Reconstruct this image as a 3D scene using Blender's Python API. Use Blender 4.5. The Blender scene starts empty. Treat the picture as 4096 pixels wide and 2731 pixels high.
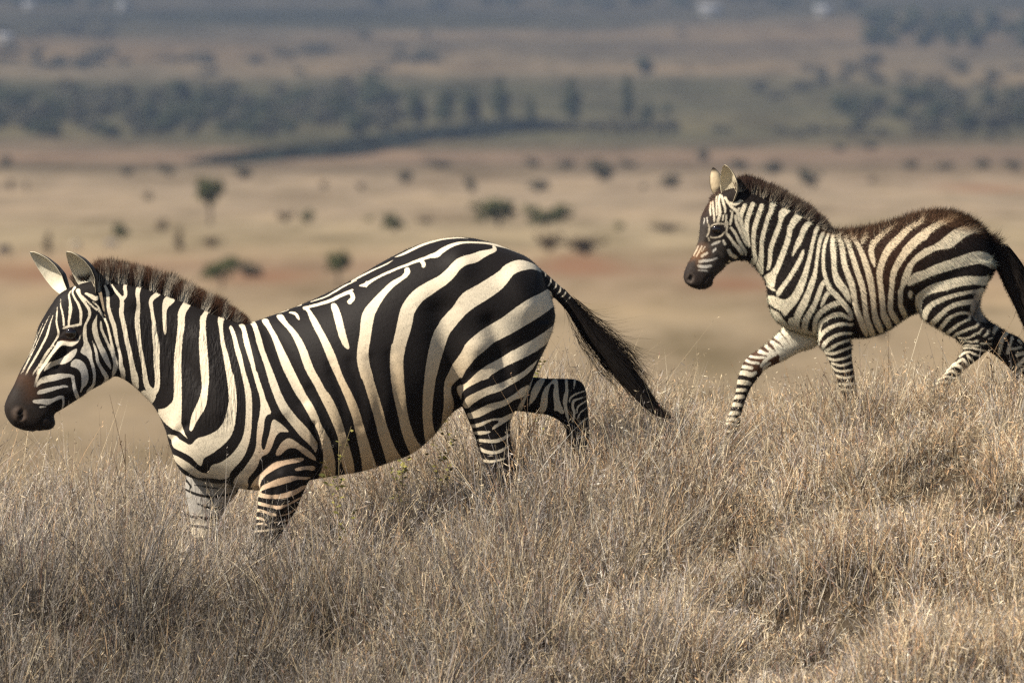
import bpy, math, random
import numpy as np
from math import radians, sin, cos, tan, pi

SC = bpy.context.scene
COL = SC.collection
rng = np.random.default_rng(7)
random.seed(7)

# ------------------------------------------------------------------ camera
PITCH = radians(3.0)
DIST = 54.0
FPX = 52650.0                      # focal length in photo pixels (975 px per metre at 54 m)
HAZE = 0.000045
CAM = np.array([0.0, -DIST*cos(PITCH), DIST*sin(PITCH)])
cam = bpy.data.cameras.new('camera')
cam_ob = bpy.data.objects.new('camera', cam); COL.objects.link(cam_ob)
cam_ob.location = CAM
cam_ob.rotation_euler = (radians(90)-PITCH, 0, 0)
cam.sensor_width = 36.0
cam.lens = FPX*36.0/4096.0
cam.clip_start = 1.0; cam.clip_end = 30000.0
cam.dof.use_dof = True
cam.dof.focus_distance = DIST - 0.1
cam.dof.aperture_fstop = 8.3
SC.camera = cam_ob

# ------------------------------------------------------------------ light
SUN_AZ_DIR = np.array([-0.74, -0.36])      # horizontal direction towards the sun (x, y)
SUN_EL = radians(44.0)
az = math.atan2(SUN_AZ_DIR[0], SUN_AZ_DIR[1])
w = bpy.data.worlds.new('World'); SC.world = w; w.use_nodes = True
nt = w.node_tree
sky = nt.nodes.new('ShaderNodeTexSky'); sky.sky_type = 'NISHITA'; sky.sun_disc = False
sky.sun_elevation = SUN_EL; sky.sun_rotation = az
bgn = nt.nodes['Background']; bgn.inputs['Strength'].default_value = 0.05
nt.links.new(sky.outputs['Color'], bgn.inputs['Color'])
sl = bpy.data.lights.new('sun', 'SUN'); sl.energy = 5.0; sl.angle = radians(0.5); sl.color = (1.0, 0.90, 0.76)
so = bpy.data.objects.new('sun', sl); COL.objects.link(so)
so.rotation_euler = (radians(90)-SUN_EL, 0, -az + pi)
so.location = (-20, -20, 30)
_t = np.array([sin(az)*cos(SUN_EL), cos(az)*cos(SUN_EL), sin(SUN_EL)])
from mathutils import Vector
so.rotation_euler = Vector(_t).to_track_quat('Z', 'Y').to_euler()

SC.view_settings.view_transform = 'Standard'; SC.view_settings.look = 'None'
SC.view_settings.exposure = 0.48; SC.view_settings.gamma = 1.0
cy = SC.cycles
cy.use_denoising = False
cy.use_adaptive_sampling = False
cy.filter_width = 1.35
cy.max_bounces = 6; cy.diffuse_bounces = 3; cy.glossy_bounces = 2; cy.transmission_bounces = 2
cy.transparent_max_bounces = 4; cy.volume_bounces = 1
cy.sample_clamp_indirect = 4.0

# ------------------------------------------------------------------ mapping
FWD = np.array([0, cos(PITCH), -sin(PITCH)]); UPV = np.array([0, sin(PITCH), cos(PITCH)])
def P(px, py, y=0.0):
    """photo pixel -> world point on the plane y = const"""
    d = FWD + np.array([(px-2048)/FPX, 0, 0]) - UPV*((py-1365.5)/FPX)
    t = (y - CAM[1])/d[1]
    return CAM + d*t
def proj(v):
    r = v - CAM
    dep = r@FWD
    return np.stack([2048 + FPX*r[:, 0]/dep, 1365.5 - FPX*(r@UPV)/dep], 1)

# ------------------------------------------------------------------ helpers
def link(name, data, parent=None, loc=None):
    o = bpy.data.objects.new(name, data); COL.objects.link(o)
    if parent is not None: o.parent = parent
    if loc is not None: o.location = loc
    return o
def tag(o, label=None, cat=None, group=None, kind=None):
    if label: o['label'] = label
    if cat: o['category'] = cat
    if group: o['group'] = group
    if kind: o['kind'] = kind
    return o
def mesh_np(name, V, loops, sizes, smooth=False):
    me = bpy.data.meshes.new(name)
    V = np.ascontiguousarray(V, dtype=np.float32); loops = np.ascontiguousarray(loops, dtype=np.int32).ravel()
    sizes = np.ascontiguousarray(sizes, dtype=np.int32)
    me.vertices.add(len(V)); me.vertices.foreach_set('co', V.ravel())
    me.loops.add(len(loops)); me.loops.foreach_set('vertex_index', loops)
    me.polygons.add(len(sizes))
    st = np.zeros(len(sizes), np.int32); st[1:] = np.cumsum(sizes)[:-1]
    me.polygons.foreach_set('loop_start', st)
    me.polygons.foreach_set('loop_total', sizes)
    me.update(calc_edges=True)
    me.validate()
    if smooth: me.polygons.foreach_set('use_smooth', np.ones(len(sizes), bool))
    return me
def set_attr(me, name, typ, arr, dom='POINT'):
    a = me.attributes.new(name, typ, dom)
    arr = np.ascontiguousarray(arr, dtype=np.float32)
    if typ == 'FLOAT': a.data.foreach_set('value', arr.ravel())
    elif typ == 'FLOAT_COLOR': 
        if arr.shape[1] == 3: arr = np.concatenate([arr, np.ones((len(arr), 1), np.float32)], 1)
        a.data.foreach_set('color', arr.ravel())
    elif typ == 'FLOAT_VECTOR': a.data.foreach_set('vector', arr.ravel())
class Nodes:
    def __init__(s, name):
        s.m = bpy.data.materials.new(name); s.m.use_nodes = True; s.t = s.m.node_tree; s.n = s.t.nodes; s.l = s.t.links
        s.b = s.n['Principled BSDF']
        s.out = s.n['Material Output']
    def new(s, typ, **kw):
        n = s.n.new(typ)
        for k, v in kw.items(): setattr(n, k, v)
        return n
    def link(s, a, b): s.l.new(a, b)
    def noise(s, vec, scale, detail=3, rough=0.55, dist=0.0):
        n = s.new('ShaderNodeTexNoise'); n.inputs['Scale'].default_value = scale; n.inputs['Detail'].default_value = detail
        n.inputs['Roughness'].default_value = rough; n.inputs['Distortion'].default_value = dist
        if vec is not None: s.link(vec, n.inputs['Vector'])
        return n.outputs['Fac']
    def ramp(s, fac, stops, interp='LINEAR'):
        r = s.new('ShaderNodeValToRGB'); r.color_ramp.interpolation = interp
        e = r.color_ramp.elements
        while len(e) > 1: e.remove(e[-1])
        e[0].position = stops[0][0]; e[0].color = (*stops[0][1], 1)
        for p, c in stops[1:]:
            x = e.new(p); x.color = (*c, 1)
        s.link(fac, r.inputs['Fac']); return r.outputs['Color']
    def math(s, op, a, b=None, c=None, clamp=False):
        n = s.new('ShaderNodeMath', operation=op); n.use_clamp = clamp
        for i, v in enumerate((a, b, c)):
            if v is None: continue
            if isinstance(v, (int, float)): n.inputs[i].default_value = v
            else: s.link(v, n.inputs[i])
        return n.outputs[0]
    def mix(s, fac, a, b, mode='MIX'):
        n = s.new('ShaderNodeMix', data_type='RGBA'); n.blend_type = mode
        for i, v in ((0, fac), (6, a), (7, b)):
            if isinstance(v, (int, float)): n.inputs[i].default_value = v
            elif isinstance(v, tuple): n.inputs[i].default_value = (*v, 1)
            else: s.link(v, n.inputs[i])
        return n.outputs[2]
    def mapping(s, vec, scale=(1, 1, 1), rot=(0, 0, 0)):
        n = s.new('ShaderNodeMapping'); n.inputs['Scale'].default_value = scale; n.inputs['Rotation'].default_value = rot
        s.link(vec, n.inputs['Vector']); return n.outputs[0]
    def bump(s, h, strength, dist, normal=None):
        n = s.new('ShaderNodeBump'); n.inputs['Strength'].default_value = strength; n.inputs['Distance'].default_value = dist
        s.link(h, n.inputs['Height'])
        if normal is not None: s.link(normal, n.inputs['Normal'])
        return n.outputs[0]
def cr(pts, n=6, closed=False):
    """Catmull-Rom through rows of pts"""
    p = np.asarray(pts, float)
    if closed: p = np.vstack([p[-1], p, p[0], p[1]])
    else: p = np.vstack([2*p[0]-p[1], p, 2*p[-1]-p[-2]])
    out = []
    t = np.linspace(0, 1, n, endpoint=False)[:, None]
    for i in range(1, len(p)-2):
        a, b, c, d = p[i-1], p[i], p[i+1], p[i+2]
        out.append(0.5*((2*b) + (-a+c)*t + (2*a-5*b+4*c-d)*t**2 + (-a+3*b-3*c+d)*t**3))
    r = np.vstack(out)
    if not closed: r = np.vstack([r, p[-2]])
    return r
def chaikin(p, it=1):
    p = np.asarray(p, float)
    for _ in range(it):
        q = np.roll(p, -1, 0)
        p = np.stack([0.75*p+0.25*q, 0.25*p+0.75*q], 1).reshape(-1, 2)
    return p
def vnoise(p, scale, seed=0):
    """cheap smooth value noise, p (N,2|3) -> 0..1"""
    p = np.asarray(p, float)*scale
    if p.shape[1] == 2: p = np.column_stack([p, np.zeros(len(p))])
    i = np.floor(p).astype(np.int64); f = p - i; f = f*f*(3-2*f)
    def h(x, y, z):
        n = (x*374761393 + y*668265263 + z*2147483647 + seed*1013904223) & 0xffffffff
        n = ((n ^ (n >> 13))*1274126177) & 0xffffffff
        n = n ^ (n >> 16)
        return (n & 0xffff)/65535.0
    r = 0
    for dx in (0, 1):
        for dy in (0, 1):
            for dz in (0, 1):
                wgt = (f[:, 0] if dx else 1-f[:, 0])*(f[:, 1] if dy else 1-f[:, 1])*(f[:, 2] if dz else 1-f[:, 2])
                r = r + wgt*h(i[:, 0]+dx, i[:, 1]+dy, i[:, 2]+dz)
    return r
def fbm(p, scale, octv=4, seed=0):
    r = 0; a = 0.5; tot = 0
    for k in range(octv):
        r = r + a*vnoise(p, scale*2**k, seed+k*17); tot += a; a *= 0.5
    return r/tot

# ------------------------------------------------------------------ terrain
# distance (m) at which each photo row of the background lies
ROWS = np.array([2400, 1850, 1300, 1000, 870, 700, 640, 550, 300, 150, 0, -220, -500])
DEP  = np.array([300, 400, 650, 1000, 1400, 2200, 2700, 3500, 4800, 6000, 7500, 9500, 13000])
def far_z(y):
    row = np.interp(y, DEP, ROWS)
    ang = PITCH + (row-1365.5)/FPX
    return CAM[2] - (y - CAM[1])*np.tan(ang)
DT = np.linspace(300, 13000, 1200)
def row_to_y(row): return float(np.interp(-row, -ROWS, DEP))
GX = np.array([-900, 0, 600, 1000, 1500, 2000, 2500, 3000, 3500, 4096, 5000])
GR = np.array([2290, 2310, 2360, 2400, 2290, 2130, 2050, 1945, 1800, 1745, 1650])
gxw = (GX-2048)/975.0; gzw = -(GR-1365.5)/975.0
_gs = cr(np.column_stack([gxw, gzw]), 8)
def ridge(x): return np.interp(x, _gs[:, 0], _gs[:, 1])
def ground_z(x, y):
    x = np.asarray(x, float); y = np.asarray(y, float)
    xr = np.clip(x, -4.5, 4.5)
    r = ridge(xr)
    p = np.stack([x, y], -1).reshape(-1, 2)
    bump = ((fbm(p, 0.55, 3, 3)-0.5)*0.46 + (fbm(p, 1.9, 2, 9)-0.5)*0.20).reshape(x.shape)
    # slope in front (towards the camera), crest at about y=1.2, fall behind
    front = np.where(y < 1.0, 0.10*(y-0.0)*np.clip(-y/3, 0, 1) + 0.02*y, 0.02)
    front = np.where(y < -3.0, 0.10*y + 0.02*y, front)
    back = np.where(y > 1.0, -0.03*(y-1.0)**2, 0.0)
    near = r + front + back + bump*np.clip((2.5-y)/1.0+0.4, 0.35, 1)
    # valley and rise below the camera
    cb = np.interp(y, [-70, -50, -28, -12], [2.0, 0.9, -2.4, -2.9])
    wt = np.clip((-y-8.5)/7.0, 0, 1); wt = wt*wt*(3-2*wt)
    near = near*(1-wt) + (cb + (r+1.0)*0.4)*wt
    # behind the crest: roll down onto the plain
    yb = np.clip(y, 3.0, None)
    mid = ridge(xr)*np.exp(-(yb-3)/14) - 0.12 - 0.16*(yb-3) - 0.4
    fz = far_z(np.maximum(y, 300.0))
    s = np.clip((y-3.0)/297.0, 0, 1)
    drop = -0.55 + (fz+0.55)*(1-(1-s)**2.2)
    tr = np.clip((y-1.6)/3.0, 0, 1); tr = tr*tr*(3-2*tr)
    body = near*(1-tr) + (drop + (r+0.4)*np.exp(-np.maximum(y-3, 0)/10.0)*(1-s) - 0.3)*tr
    und = 0
    if np.any(y > 500):
        und = ((fbm(p*[1, 0.5], 1/260.0, 3, 21)-0.5)*10.0).reshape(x.shape)*np.clip((y-2200)/2500, 0, 1)
    return body + und
# ------------------------------------------------------------------ coat markings
# Each line: view, kind (P polygon / S stroke with width; lower case = black), region (b both, n near, f far), points.
VIEWS = dict(R=(1400, 920, 2.6133), T=(1000, 1200, 2.1188), N=(400, 1100, 2.4129), C=(640, 1500, 2.5297),
             L=(1800, 1400, 3.1367), H=(0, 1080, 2.306), B=(900, 900, 1.2547), U=(2048, 1050, 2.239),
             a=(2900, 750, 2.704), b=(3200, 850, 2.85), c=(3560, 800, 2.6138), d=(3560, 1250, 3.4851),
             e=(2850, 1200, 2.6138), E=(2680, 640, 2.9025))
ADULT = '''
R S b 1240,90,4 1150,82,14 1050,88,18 950,100,22 850,125,24 760,155,26 680,190,28 600,230,28 530,262,22 470,283,8
R S b 450,315,5 400,345,14 330,380,16 250,415,18 180,450,20 100,490,22 20,535,18
B S b 660,278,4 600,305,9 550,335,9 500,362,8 430,385,5
B S b 382,400,7 360,405,9 336,412,5
B S b 318,424,6 290,434,7 258,444,4
R S b 1870,285,6 1800,250,16 1720,215,22 1640,185,24 1540,160,26 1440,140,22 1350,133,22 1260,135,24 1180,145,30 1100,165,44 1020,195,52 960,225,60 910,260,66 850,272,46 790,292,34 730,315,36 660,338,30 590,368,30 510,395,26 430,430,28 350,465,28 280,500,28 210,540,34 160,572,44 100,582,16
R S b 745,325,40 768,350,48 768,378,40
R S b 180,555,46 168,595,18
B S b 545,370,16 590,350,18 628,338,20 642,365,24 626,385,26
B S b 640,325,10 590,348,16 540,375,18 480,395,16 430,408,14 395,415,12
R S b 1500,172,26 1512,205,46 1450,232,56 1370,262,85 1290,310,100 1200,345,95 1120,390,105 1040,465,118 960,530,120 880,575,130 800,625,140 720,680,145 650,760,150 600,850,152 578,950,158 555,1050,152 528,1150,145 505,1250,140 489,1350,142 491,1450,138 498,1560,138
R P b 2015,450 1960,370 1880,335 1790,310 1700,325 1610,370 1560,430 1480,480 1420,520 1300,590 1200,640 1130,710 1080,800 1000,880 930,980 870,1090 830,1230 810,1330 790,1440 775,1570 915,1570 950,1430 980,1330 1010,1220 1040,1110 1080,1040 1150,950 1220,870 1300,810 1430,730 1530,665 1620,590 1690,490 1750,455 1830,425 1900,408 1960,425
B P b 1006,740 995,820 990,900 992,980 1000,1060 1010,1110 1062,1060 1050,1030 1040,970 1042,900 1052,840 1066,770 1078,730
R P b 2090,600 1990,660 1900,700 1810,750 1700,830 1600,910 1480,985 1380,1040 1280,1115 1205,1185 1170,1270 1130,1340 1080,1430 1040,1570 1170,1570 1200,1480 1250,1400 1310,1320 1400,1260 1480,1200 1580,1145 1680,1090 1780,1030 1880,970 1990,900 2080,840 2150,785
B P b 1152,715 1122,780 1105,840 1098,910 1090,960 1085,1015 1115,990 1145,930 1155,890 1143,850 1160,800 1190,765 1208,725
R P b 2170,950 2080,1030 2000,1085 1900,1150 1780,1215 1660,1285 1560,1345 1450,1400 1360,1460 1260,1570 1430,1570 1490,1500 1590,1450 1690,1400 1800,1345 1900,1290 2000,1235 2080,1170
L P b 830,-30 640,100 480,190 360,260 270,350 200,410 110,460 95,500 100,580 130,640 150,600 160,540 200,490 300,430 400,380 520,310 650,240 800,160 930,100 1170,-30
L P b 1120,100 1000,200 900,280 800,340 680,400 540,440 420,480 320,530 240,570 190,620 150,680 190,735 240,720 290,670 380,610 480,560 600,530 700,490 800,430 900,360 1000,280 1050,220 1090,150
L P n 1000,425 900,470 840,530 750,590 640,640 530,660 440,690 350,740 270,780 205,790 230,865 300,860 400,830 480,780 580,740 680,710 760,660 820,620 900,600 960,560 985,480
L P n 830,765 720,810 640,850 560,850 480,870 400,900 320,925 240,930 270,980 350,970 430,940 510,890 600,880 610,910 540,950 520,1000 560,990 640,940 720,890 790,840
L P n 290,1020 400,1010 470,1015 520,1010 500,1040 420,1060 340,1065 300,1050
L P n 330,1110 440,1115 560,1120 660,1090 720,1050 750,1050 760,1080 660,1140 560,1170 440,1160 340,1150
L P n 355,1200 450,1250 560,1270 660,1230 740,1180 770,1190 660,1280 560,1310 450,1300 370,1260
L P n 390,1360 500,1380 600,1370 700,1340 700,1370 600,1400 500,1420 400,1400
L P f 1010,320 1055,330 1020,440 980,560 930,680 900,770 840,770 850,700 900,600 960,470
L P f 1150,340 1205,350 1160,450 1110,540 1070,620 1010,680 985,720 1000,600 1020,500 1080,400
L P f 1310,350 1355,370 1360,480 1370,600 1400,700 1440,790 1400,810 1350,760 1300,770 1310,680 1290,580 1300,480 1310,430 1270,420 1240,500 1225,600 1225,700 1190,790 1110,800 1130,680 1150,560 1180,480 1240,420
L P f 1440,355 1480,360 1480,450 1490,520 1475,620 1470,700 1490,800 1500,890 1460,860 1430,740 1410,640 1430,560 1450,500 1440,430
L P f 1555,355 1585,370 1570,440 1550,510 1545,440
L S f 1500,650,20 1510,600,26 1560,560,26 1630,530,22 1700,510,16
L S f 1710,580,14 1620,610,24 1550,640,36 1540,720,36 1560,790,34 1540,890,30
L S f 1720,630,18 1640,680,24 1600,720,22 1590,790,20
L S f 1730,710,14 1640,780,20 1600,860,18
L S f 1750,840,14 1680,880,20 1600,960,18
L S f 1750,960,14 1680,1000,20 1600,1050,18
R P b 562,402 572,440 540,480 440,530 380,580 310,650 230,730 170,800 120,880 108,980 105,1080 90,1180 68,1290 75,1400 100,1500 120,1570 250,1570 235,1500 205,1400 192,1300 205,1180 225,1080 240,970 265,860 310,780 380,680 440,610 530,540 600,490 638,440 612,380
T P b 0,200 25,240 45,310 62,380 95,470 135,580 165,690 200,790 235,880 290,970 350,1050 410,1125 480,1190 530,1250 560,1310 575,1250 560,1200 520,1140 450,1060 380,990 330,900 275,810 240,710 200,610 160,510 120,410 100,330 80,270 60,210 40,178 15,182
T P b 90,172 140,230 170,290 200,380 230,470 270,580 320,680 370,780 430,870 490,960 530,1040 570,1110 600,1200 620,1290 620,1380 600,1450 570,1540 720,1540 728,1390 705,1280 680,1190 640,1120 600,1050 580,990 540,900 480,820 430,720 380,620 320,490 260,370 220,280 170,200 155,158 120,155
T P b 215,133 260,190 320,250 365,320 410,420 440,520 480,620 530,700 580,800 620,880 660,960 700,1050 740,1150 755,1230 760,1300 780,1400 815,1500 885,1500 885,1400 860,1300 830,1200 800,1100 770,1000 730,900 700,840 670,790 640,760 600,680 550,600 510,500 480,410 420,300 370,240 310,180 280,120 245,120
T S b 335,105,12 360,108,22 388,118,26 405,145,26 414,160,20
T P b 440,75 480,90 500,150 540,240 590,330 630,430 680,560 730,670 780,780 830,900 870,1010 890,1110 915,1220 940,1330 955,1480 1090,1440 1060,1370 1035,1290 1000,1180 965,1070 940,980 910,890 860,780 800,670 760,570 720,450 660,330 610,240 560,150 510,80 480,55
T P b 680,40 700,25 725,25 750,60 775,130 800,230 825,330 848,405 832,424 790,390 755,320 730,230 708,140
T P b 1040,0 960,80 935,180 930,280 908,400 905,480 930,600 965,710 1000,820 1030,920 1060,1030 1090,1160 1130,1280 1170,1430 1310,1370 1240,1270 1190,1150 1150,1020 1120,900 1080,780 1040,650 1005,540 1000,440 1025,330 1030,240 1050,140 1100,40 1130,0
B P b 838,580 826,660 830,760 845,860 870,960 885,1040 905,1095 940,1170 995,1125 955,1070 930,1000 912,920 905,830 893,740 893,660 905,590
C P b -20,350 40,345 90,310 130,260 140,180 145,60 150,-40 215,-40 220,60 220,200 212,380 215,540 250,590 290,655 240,610 190,580 140,560 90,520 50,490 -20,400
C P b 420,-40 500,-40 505,40 490,150 480,240 460,320 430,380 380,450 350,510 315,572 290,555 300,480 320,410 360,340 400,250 415,150 425,60
C P b 670,-40 690,100 700,200 695,300 670,400 640,480 590,550 520,590 430,625 370,635 340,680 300,708 230,665 150,618 70,590 80,640 130,730 180,760 250,790 320,830 370,890 410,925 430,900 440,840 520,800 590,750 660,690 720,620 755,530 775,400 780,250 765,100 740,-40
C P b 830,-40 850,60 862,180 870,300 865,450 850,580 820,670 760,760 690,830 610,885 520,905 498,950 490,990 430,990 370,950 310,900 250,860 180,820 110,790 140,860 200,920 290,990 370,1040 450,1040 540,1045 620,1060 700,1040 710,990 760,930 820,870 870,790 900,700 925,580 930,450 935,330 930,200 900,100 870,0 865,-40
C P b 240,1010 300,1045 390,1075 500,1088 600,1092 680,1110 740,1130 740,1180 600,1180 400,1180 260,1100
C P b 945,-40 990,-40 1010,40 1050,150 1080,260 1125,350 1128,388 1085,400 1060,450 1050,550 1030,640 1025,720 1048,762 1062,740 1080,680 1110,570 1130,470 1150,440 1190,460 1240,500 1300,560 1303,580 1240,572 1190,590 1160,650 1130,740 1090,800 1040,815 1010,860 990,920 950,980 900,1030 885,1080 900,1120 880,1170 740,1160 740,1060 790,1010 850,940 900,870 950,790 975,700 975,600 990,480 1010,380 1020,280 1010,180 975,80
C P b 1300,630 1350,650 1430,710 1510,760 1570,820 1585,875 1530,850 1450,800 1380,740 1310,735 1260,770 1210,815 1172,818 1168,785 1200,720 1240,665
C P b 1095,-40 1150,-40 1180,60 1240,200 1300,310 1380,420 1470,510 1540,600 1590,700 1590,760 1560,770 1510,700 1440,640 1380,570 1300,470 1230,370 1180,260 1140,150 1110,40
C P b 1450,830 1463,860 1400,885 1300,900 1210,930 1130,975 1060,1020 1020,1080 1010,1130 1000,1185 915,1160 920,1110 960,1050 1030,980 1100,920 1170,870 1260,860 1370,835
C P b 1560,915 1578,950 1560,970 1480,955 1400,970 1362,967 1365,940 1450,920 1510,915
C P n 1540,1030 1500,1060 1400,1055 1300,1080 1200,1120 1110,1140 1050,1160 1000,1185 1000,1150 1040,1110 1130,1070 1230,1030 1330,1015 1430,1025
C P n 1500,1105 1460,1150 1390,1190 1300,1230 1200,1255 1100,1255 980,1228 985,1175 1060,1200 1160,1215 1260,1190 1350,1150 1430,1120
C P n 1450,1215 1400,1270 1300,1310 1200,1360 1100,1340 975,1310 975,1270 1050,1290 1150,1320 1250,1310 1350,1260
C P n 970,1345 1050,1360 1120,1390 1180,1400 1180,1430 1100,1420 1050,1390 970,1385
C P n 950,1430 1020,1430 1070,1460 1060,1480 1000,1460 950,1460
C S n 1380,1345,14 1300,1400,18 1200,1420,14
C S n 1330,1445,14 1250,1480,18 1160,1490,14
C S n 950,1510,20 1040,1500,24 1090,1520,16
C S n 950,1580,20 1080,1570,24 1250,1545,16
C P f 200,1050 780,1050 780,1200 700,1320 640,1420 620,1640 250,1640 220,1200
C s f 250,1150,14 330,1190,22 430,1220,26 560,1230,22 720,1200,20
C s f 260,1060,12 310,1120,18 300,1150,10
C s f 380,1300,14 450,1330,22 520,1345,24 640,1340,22
C s f 350,1110,8 470,1130,12 600,1150,10
C s f 270,1420,20 400,1440,26 520,1450,26 640,1430,20
C s f 270,1520,20 400,1530,26 520,1540,26 640,1520,20
N S b 30,70,12 50,110,26 70,160,34 78,220,34 78,290,34 90,350,40 110,420,44 135,490,44 150,570,40 165,650,34 183,730,30 198,800,34 200,860,44 218,930,50 225,1010,40
N S b 130,50,30 110,95,26 135,130,26 170,180,30 205,225,36 212,290,46 205,360,46 218,430,46 240,530,46 255,620,44 280,720,48 300,820,48 315,900,54 335,990,70 345,1080,60
N S b 270,50,34 240,110,36 245,160,36 245,200,34 215,235,34
N S b 400,50,54 375,120,50 362,180,44 368,240,36 370,300,38 362,370,46 358,440,50 365,530,50 378,640,40 395,740,38 415,850,40 430,940,44 440,1020,50 460,1080,56 490,1130,80 505,1170,70 510,1220,16
N S b 560,180,50 510,220,46 490,260,40 498,320,36 508,390,36 520,460,40 522,540,50 535,620,60 545,700,64 545,800,60 548,900,56 555,1000,50 550,1080,52 525,1130,60 500,1170,40
N P b 380,1130 440,1100 500,1180 514,1245 470,1230 420,1190
N P b 600,260 630,210 700,150 760,90 740,220 700,280 660,310 645,340 640,420 645,500 632,588 612,560 605,480 600,380
N P b 750,370 770,310 830,230 910,140 930,200 880,290 830,360 818,420 818,500 800,600 790,700 780,760 780,860 785,960 790,1100 790,1250 785,1470 640,1430 590,1360 548,1292 610,1290 660,1260 700,1220 712,1150 712,1050 712,950 710,850 712,740 735,620 748,500 750,420
N P b 960,410 1000,360 1040,290 1090,250 1060,340 1030,400 1020,470 1025,560 1035,650 1045,760 1055,860 1060,960 1050,1070 1045,1150 1035,1230 1010,1300 960,1370 920,1440 885,1512 858,1495 870,1420 880,1360 920,1270 960,1190 975,1110 975,1010 970,910 965,800 958,690 960,580 965,500
N P b 1130,430 1155,380 1220,330 1245,350 1195,430 1185,500 1195,600 1210,680 1240,770 1265,880 1290,1000 1310,1110 1320,1230 1315,1350 1300,1450 1255,1570 1100,1590 930,1572 1060,1540 1150,1490 1215,1420 1235,1330 1245,1220 1240,1120 1225,1000 1205,880 1185,760 1160,640 1150,520
N P b 1240,500 1270,480 1310,570 1340,680 1375,790 1400,920 1440,1040 1465,1130 1468,1250 1465,1400 1455,1568 1385,1568 1400,1450 1410,1320 1405,1200 1395,1090 1365,960 1340,850 1300,730 1280,620 1255,540
N P b 1330,485 1360,470 1390,470 1410,530 1440,620 1470,730 1500,850 1520,960 1560,1070 1590,1170 1630,1250 1657,1312 1650,1342 1600,1350 1590,1400 1570,1568 1515,1568 1530,1400 1550,1280 1545,1180 1510,1070 1480,960 1450,850 1410,730 1385,640 1370,550
H S b 580,540,16 610,528,28 650,522,30 700,510,30 745,500,28
H S b 655,190,12 635,230,20 645,290,26 650,350,40 645,410,36 635,470,26 635,515,24
H S b 690,160,30 668,200,22 690,260,24 720,310,30 745,380,32 745,440,30 745,495,26
H S b 720,190,50 735,230,40 780,300,30 815,350,34 828,400,32 815,450,28 790,500,26 780,560,34 785,620,40 795,690,55 790,750,56
H P b 770,520 800,510 800,560 800,640 830,690 850,760 855,830 880,900 885,980 880,1060 840,1110 790,1150 800,1100 850,1060 860,980 840,880 810,800 740,765 745,730 775,680 760,620 765,560
H S b 560,270,10 560,330,16 575,390,22 585,450,24 590,510,22
H S b 530,340,10 525,400,16 520,470,20 530,530,24 540,590,26 510,650,22 470,710,18 430,760,22 390,820,20 350,890,18 310,950,16 300,985,10
H S b 490,410,8 465,490,16 445,560,24 425,620,26 390,690,24 340,780,24 300,850,24 270,900,20 240,960,20 230,985,12
H S b 470,400,5 430,470,9 390,560,11 355,640,11 310,740,11 260,840,11 210,940,11
H S b 400,480,6 362,570,8 320,680,8 275,790,8 222,900,9 190,960,8
H S b 350,560,6 306,700,7 244,820,7 188,920,7
H P b 535,650 600,650 660,660 720,640 735,600 750,590 740,640 700,690 650,710 590,690 550,710 500,770 450,840 400,910 370,960 350,1010 330,1060 315,1095 308,1060 340,960 400,840 460,770 510,700
H S b 500,690,12 460,740,14 410,810,14 370,880,14 335,960,12
H P b 718,722 700,780 650,840 590,870 510,880 450,910 396,942 420,890 450,850 520,830 590,800 650,750 690,725
H P b 325,1075 350,1020 390,980 450,970 530,958 600,955 685,965 660,990 600,1000 560,1010 500,1025 430,1035 370,1050 335,1090
H P b 335,1150 345,1110 420,1090 520,1068 600,1060 645,1085 560,1090 500,1110 440,1130 380,1145
H S b 670,985,40 680,1050,38 690,1100,42 710,1160,46 730,1200,30
H P b 290,1200 340,1190 420,1185 480,1185 540,1155 592,1158 592,1180 540,1195 490,1220 450,1245 380,1235 310,1230
H S b 582,1175,28 585,1230,26 572,1290,16
H S b 635,1205,8 630,1250,14
H P b 645,880 660,840 700,815 750,830 790,870 815,940 820,1010 800,1060 765,1090 750,1132 733,1130 750,1080 750,1000 745,940 700,900 660,895
H S b 850,650,8 870,700,24 890,770,32 900,840,34 930,900,38 960,950,48 985,1000,48 960,1050,34 935,1080,14
H P b 900,400 880,440 850,490 845,560 870,640 900,710 940,800 980,870 1028,932 1025,880 1010,830 980,750 940,680 910,600 895,520 895,450
H S b 930,480,24 935,540,30 960,600,30 990,670,28 1020,730,40 1050,800,44 1065,880,48 1052,950,40 1035,1000,14
H S b 890,350,16 920,390,20 960,440,24 990,510,24 1010,590,26 1030,680,30 1050,760,32
H S b 760,240,18 800,280,20 850,330,20 895,372,18
H S b 790,215,24 840,240,44 880,262,50 930,240,30
H S b 850,290,12 900,330,18 935,390,18 970,450,12
H S b 420,1260,18 370,1262,22
U S b 265,60,10 300,90,14 300,125,14
U S b 350,140,12 345,180,18 325,210,14
U S b 395,175,12 395,210,16 375,240,12
U S b 435,215,12 430,255,18 405,280,12
U S b 485,255,12 470,290,18 440,310,12
U S b 525,300,10 510,325,16 485,350,10
'''
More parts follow.
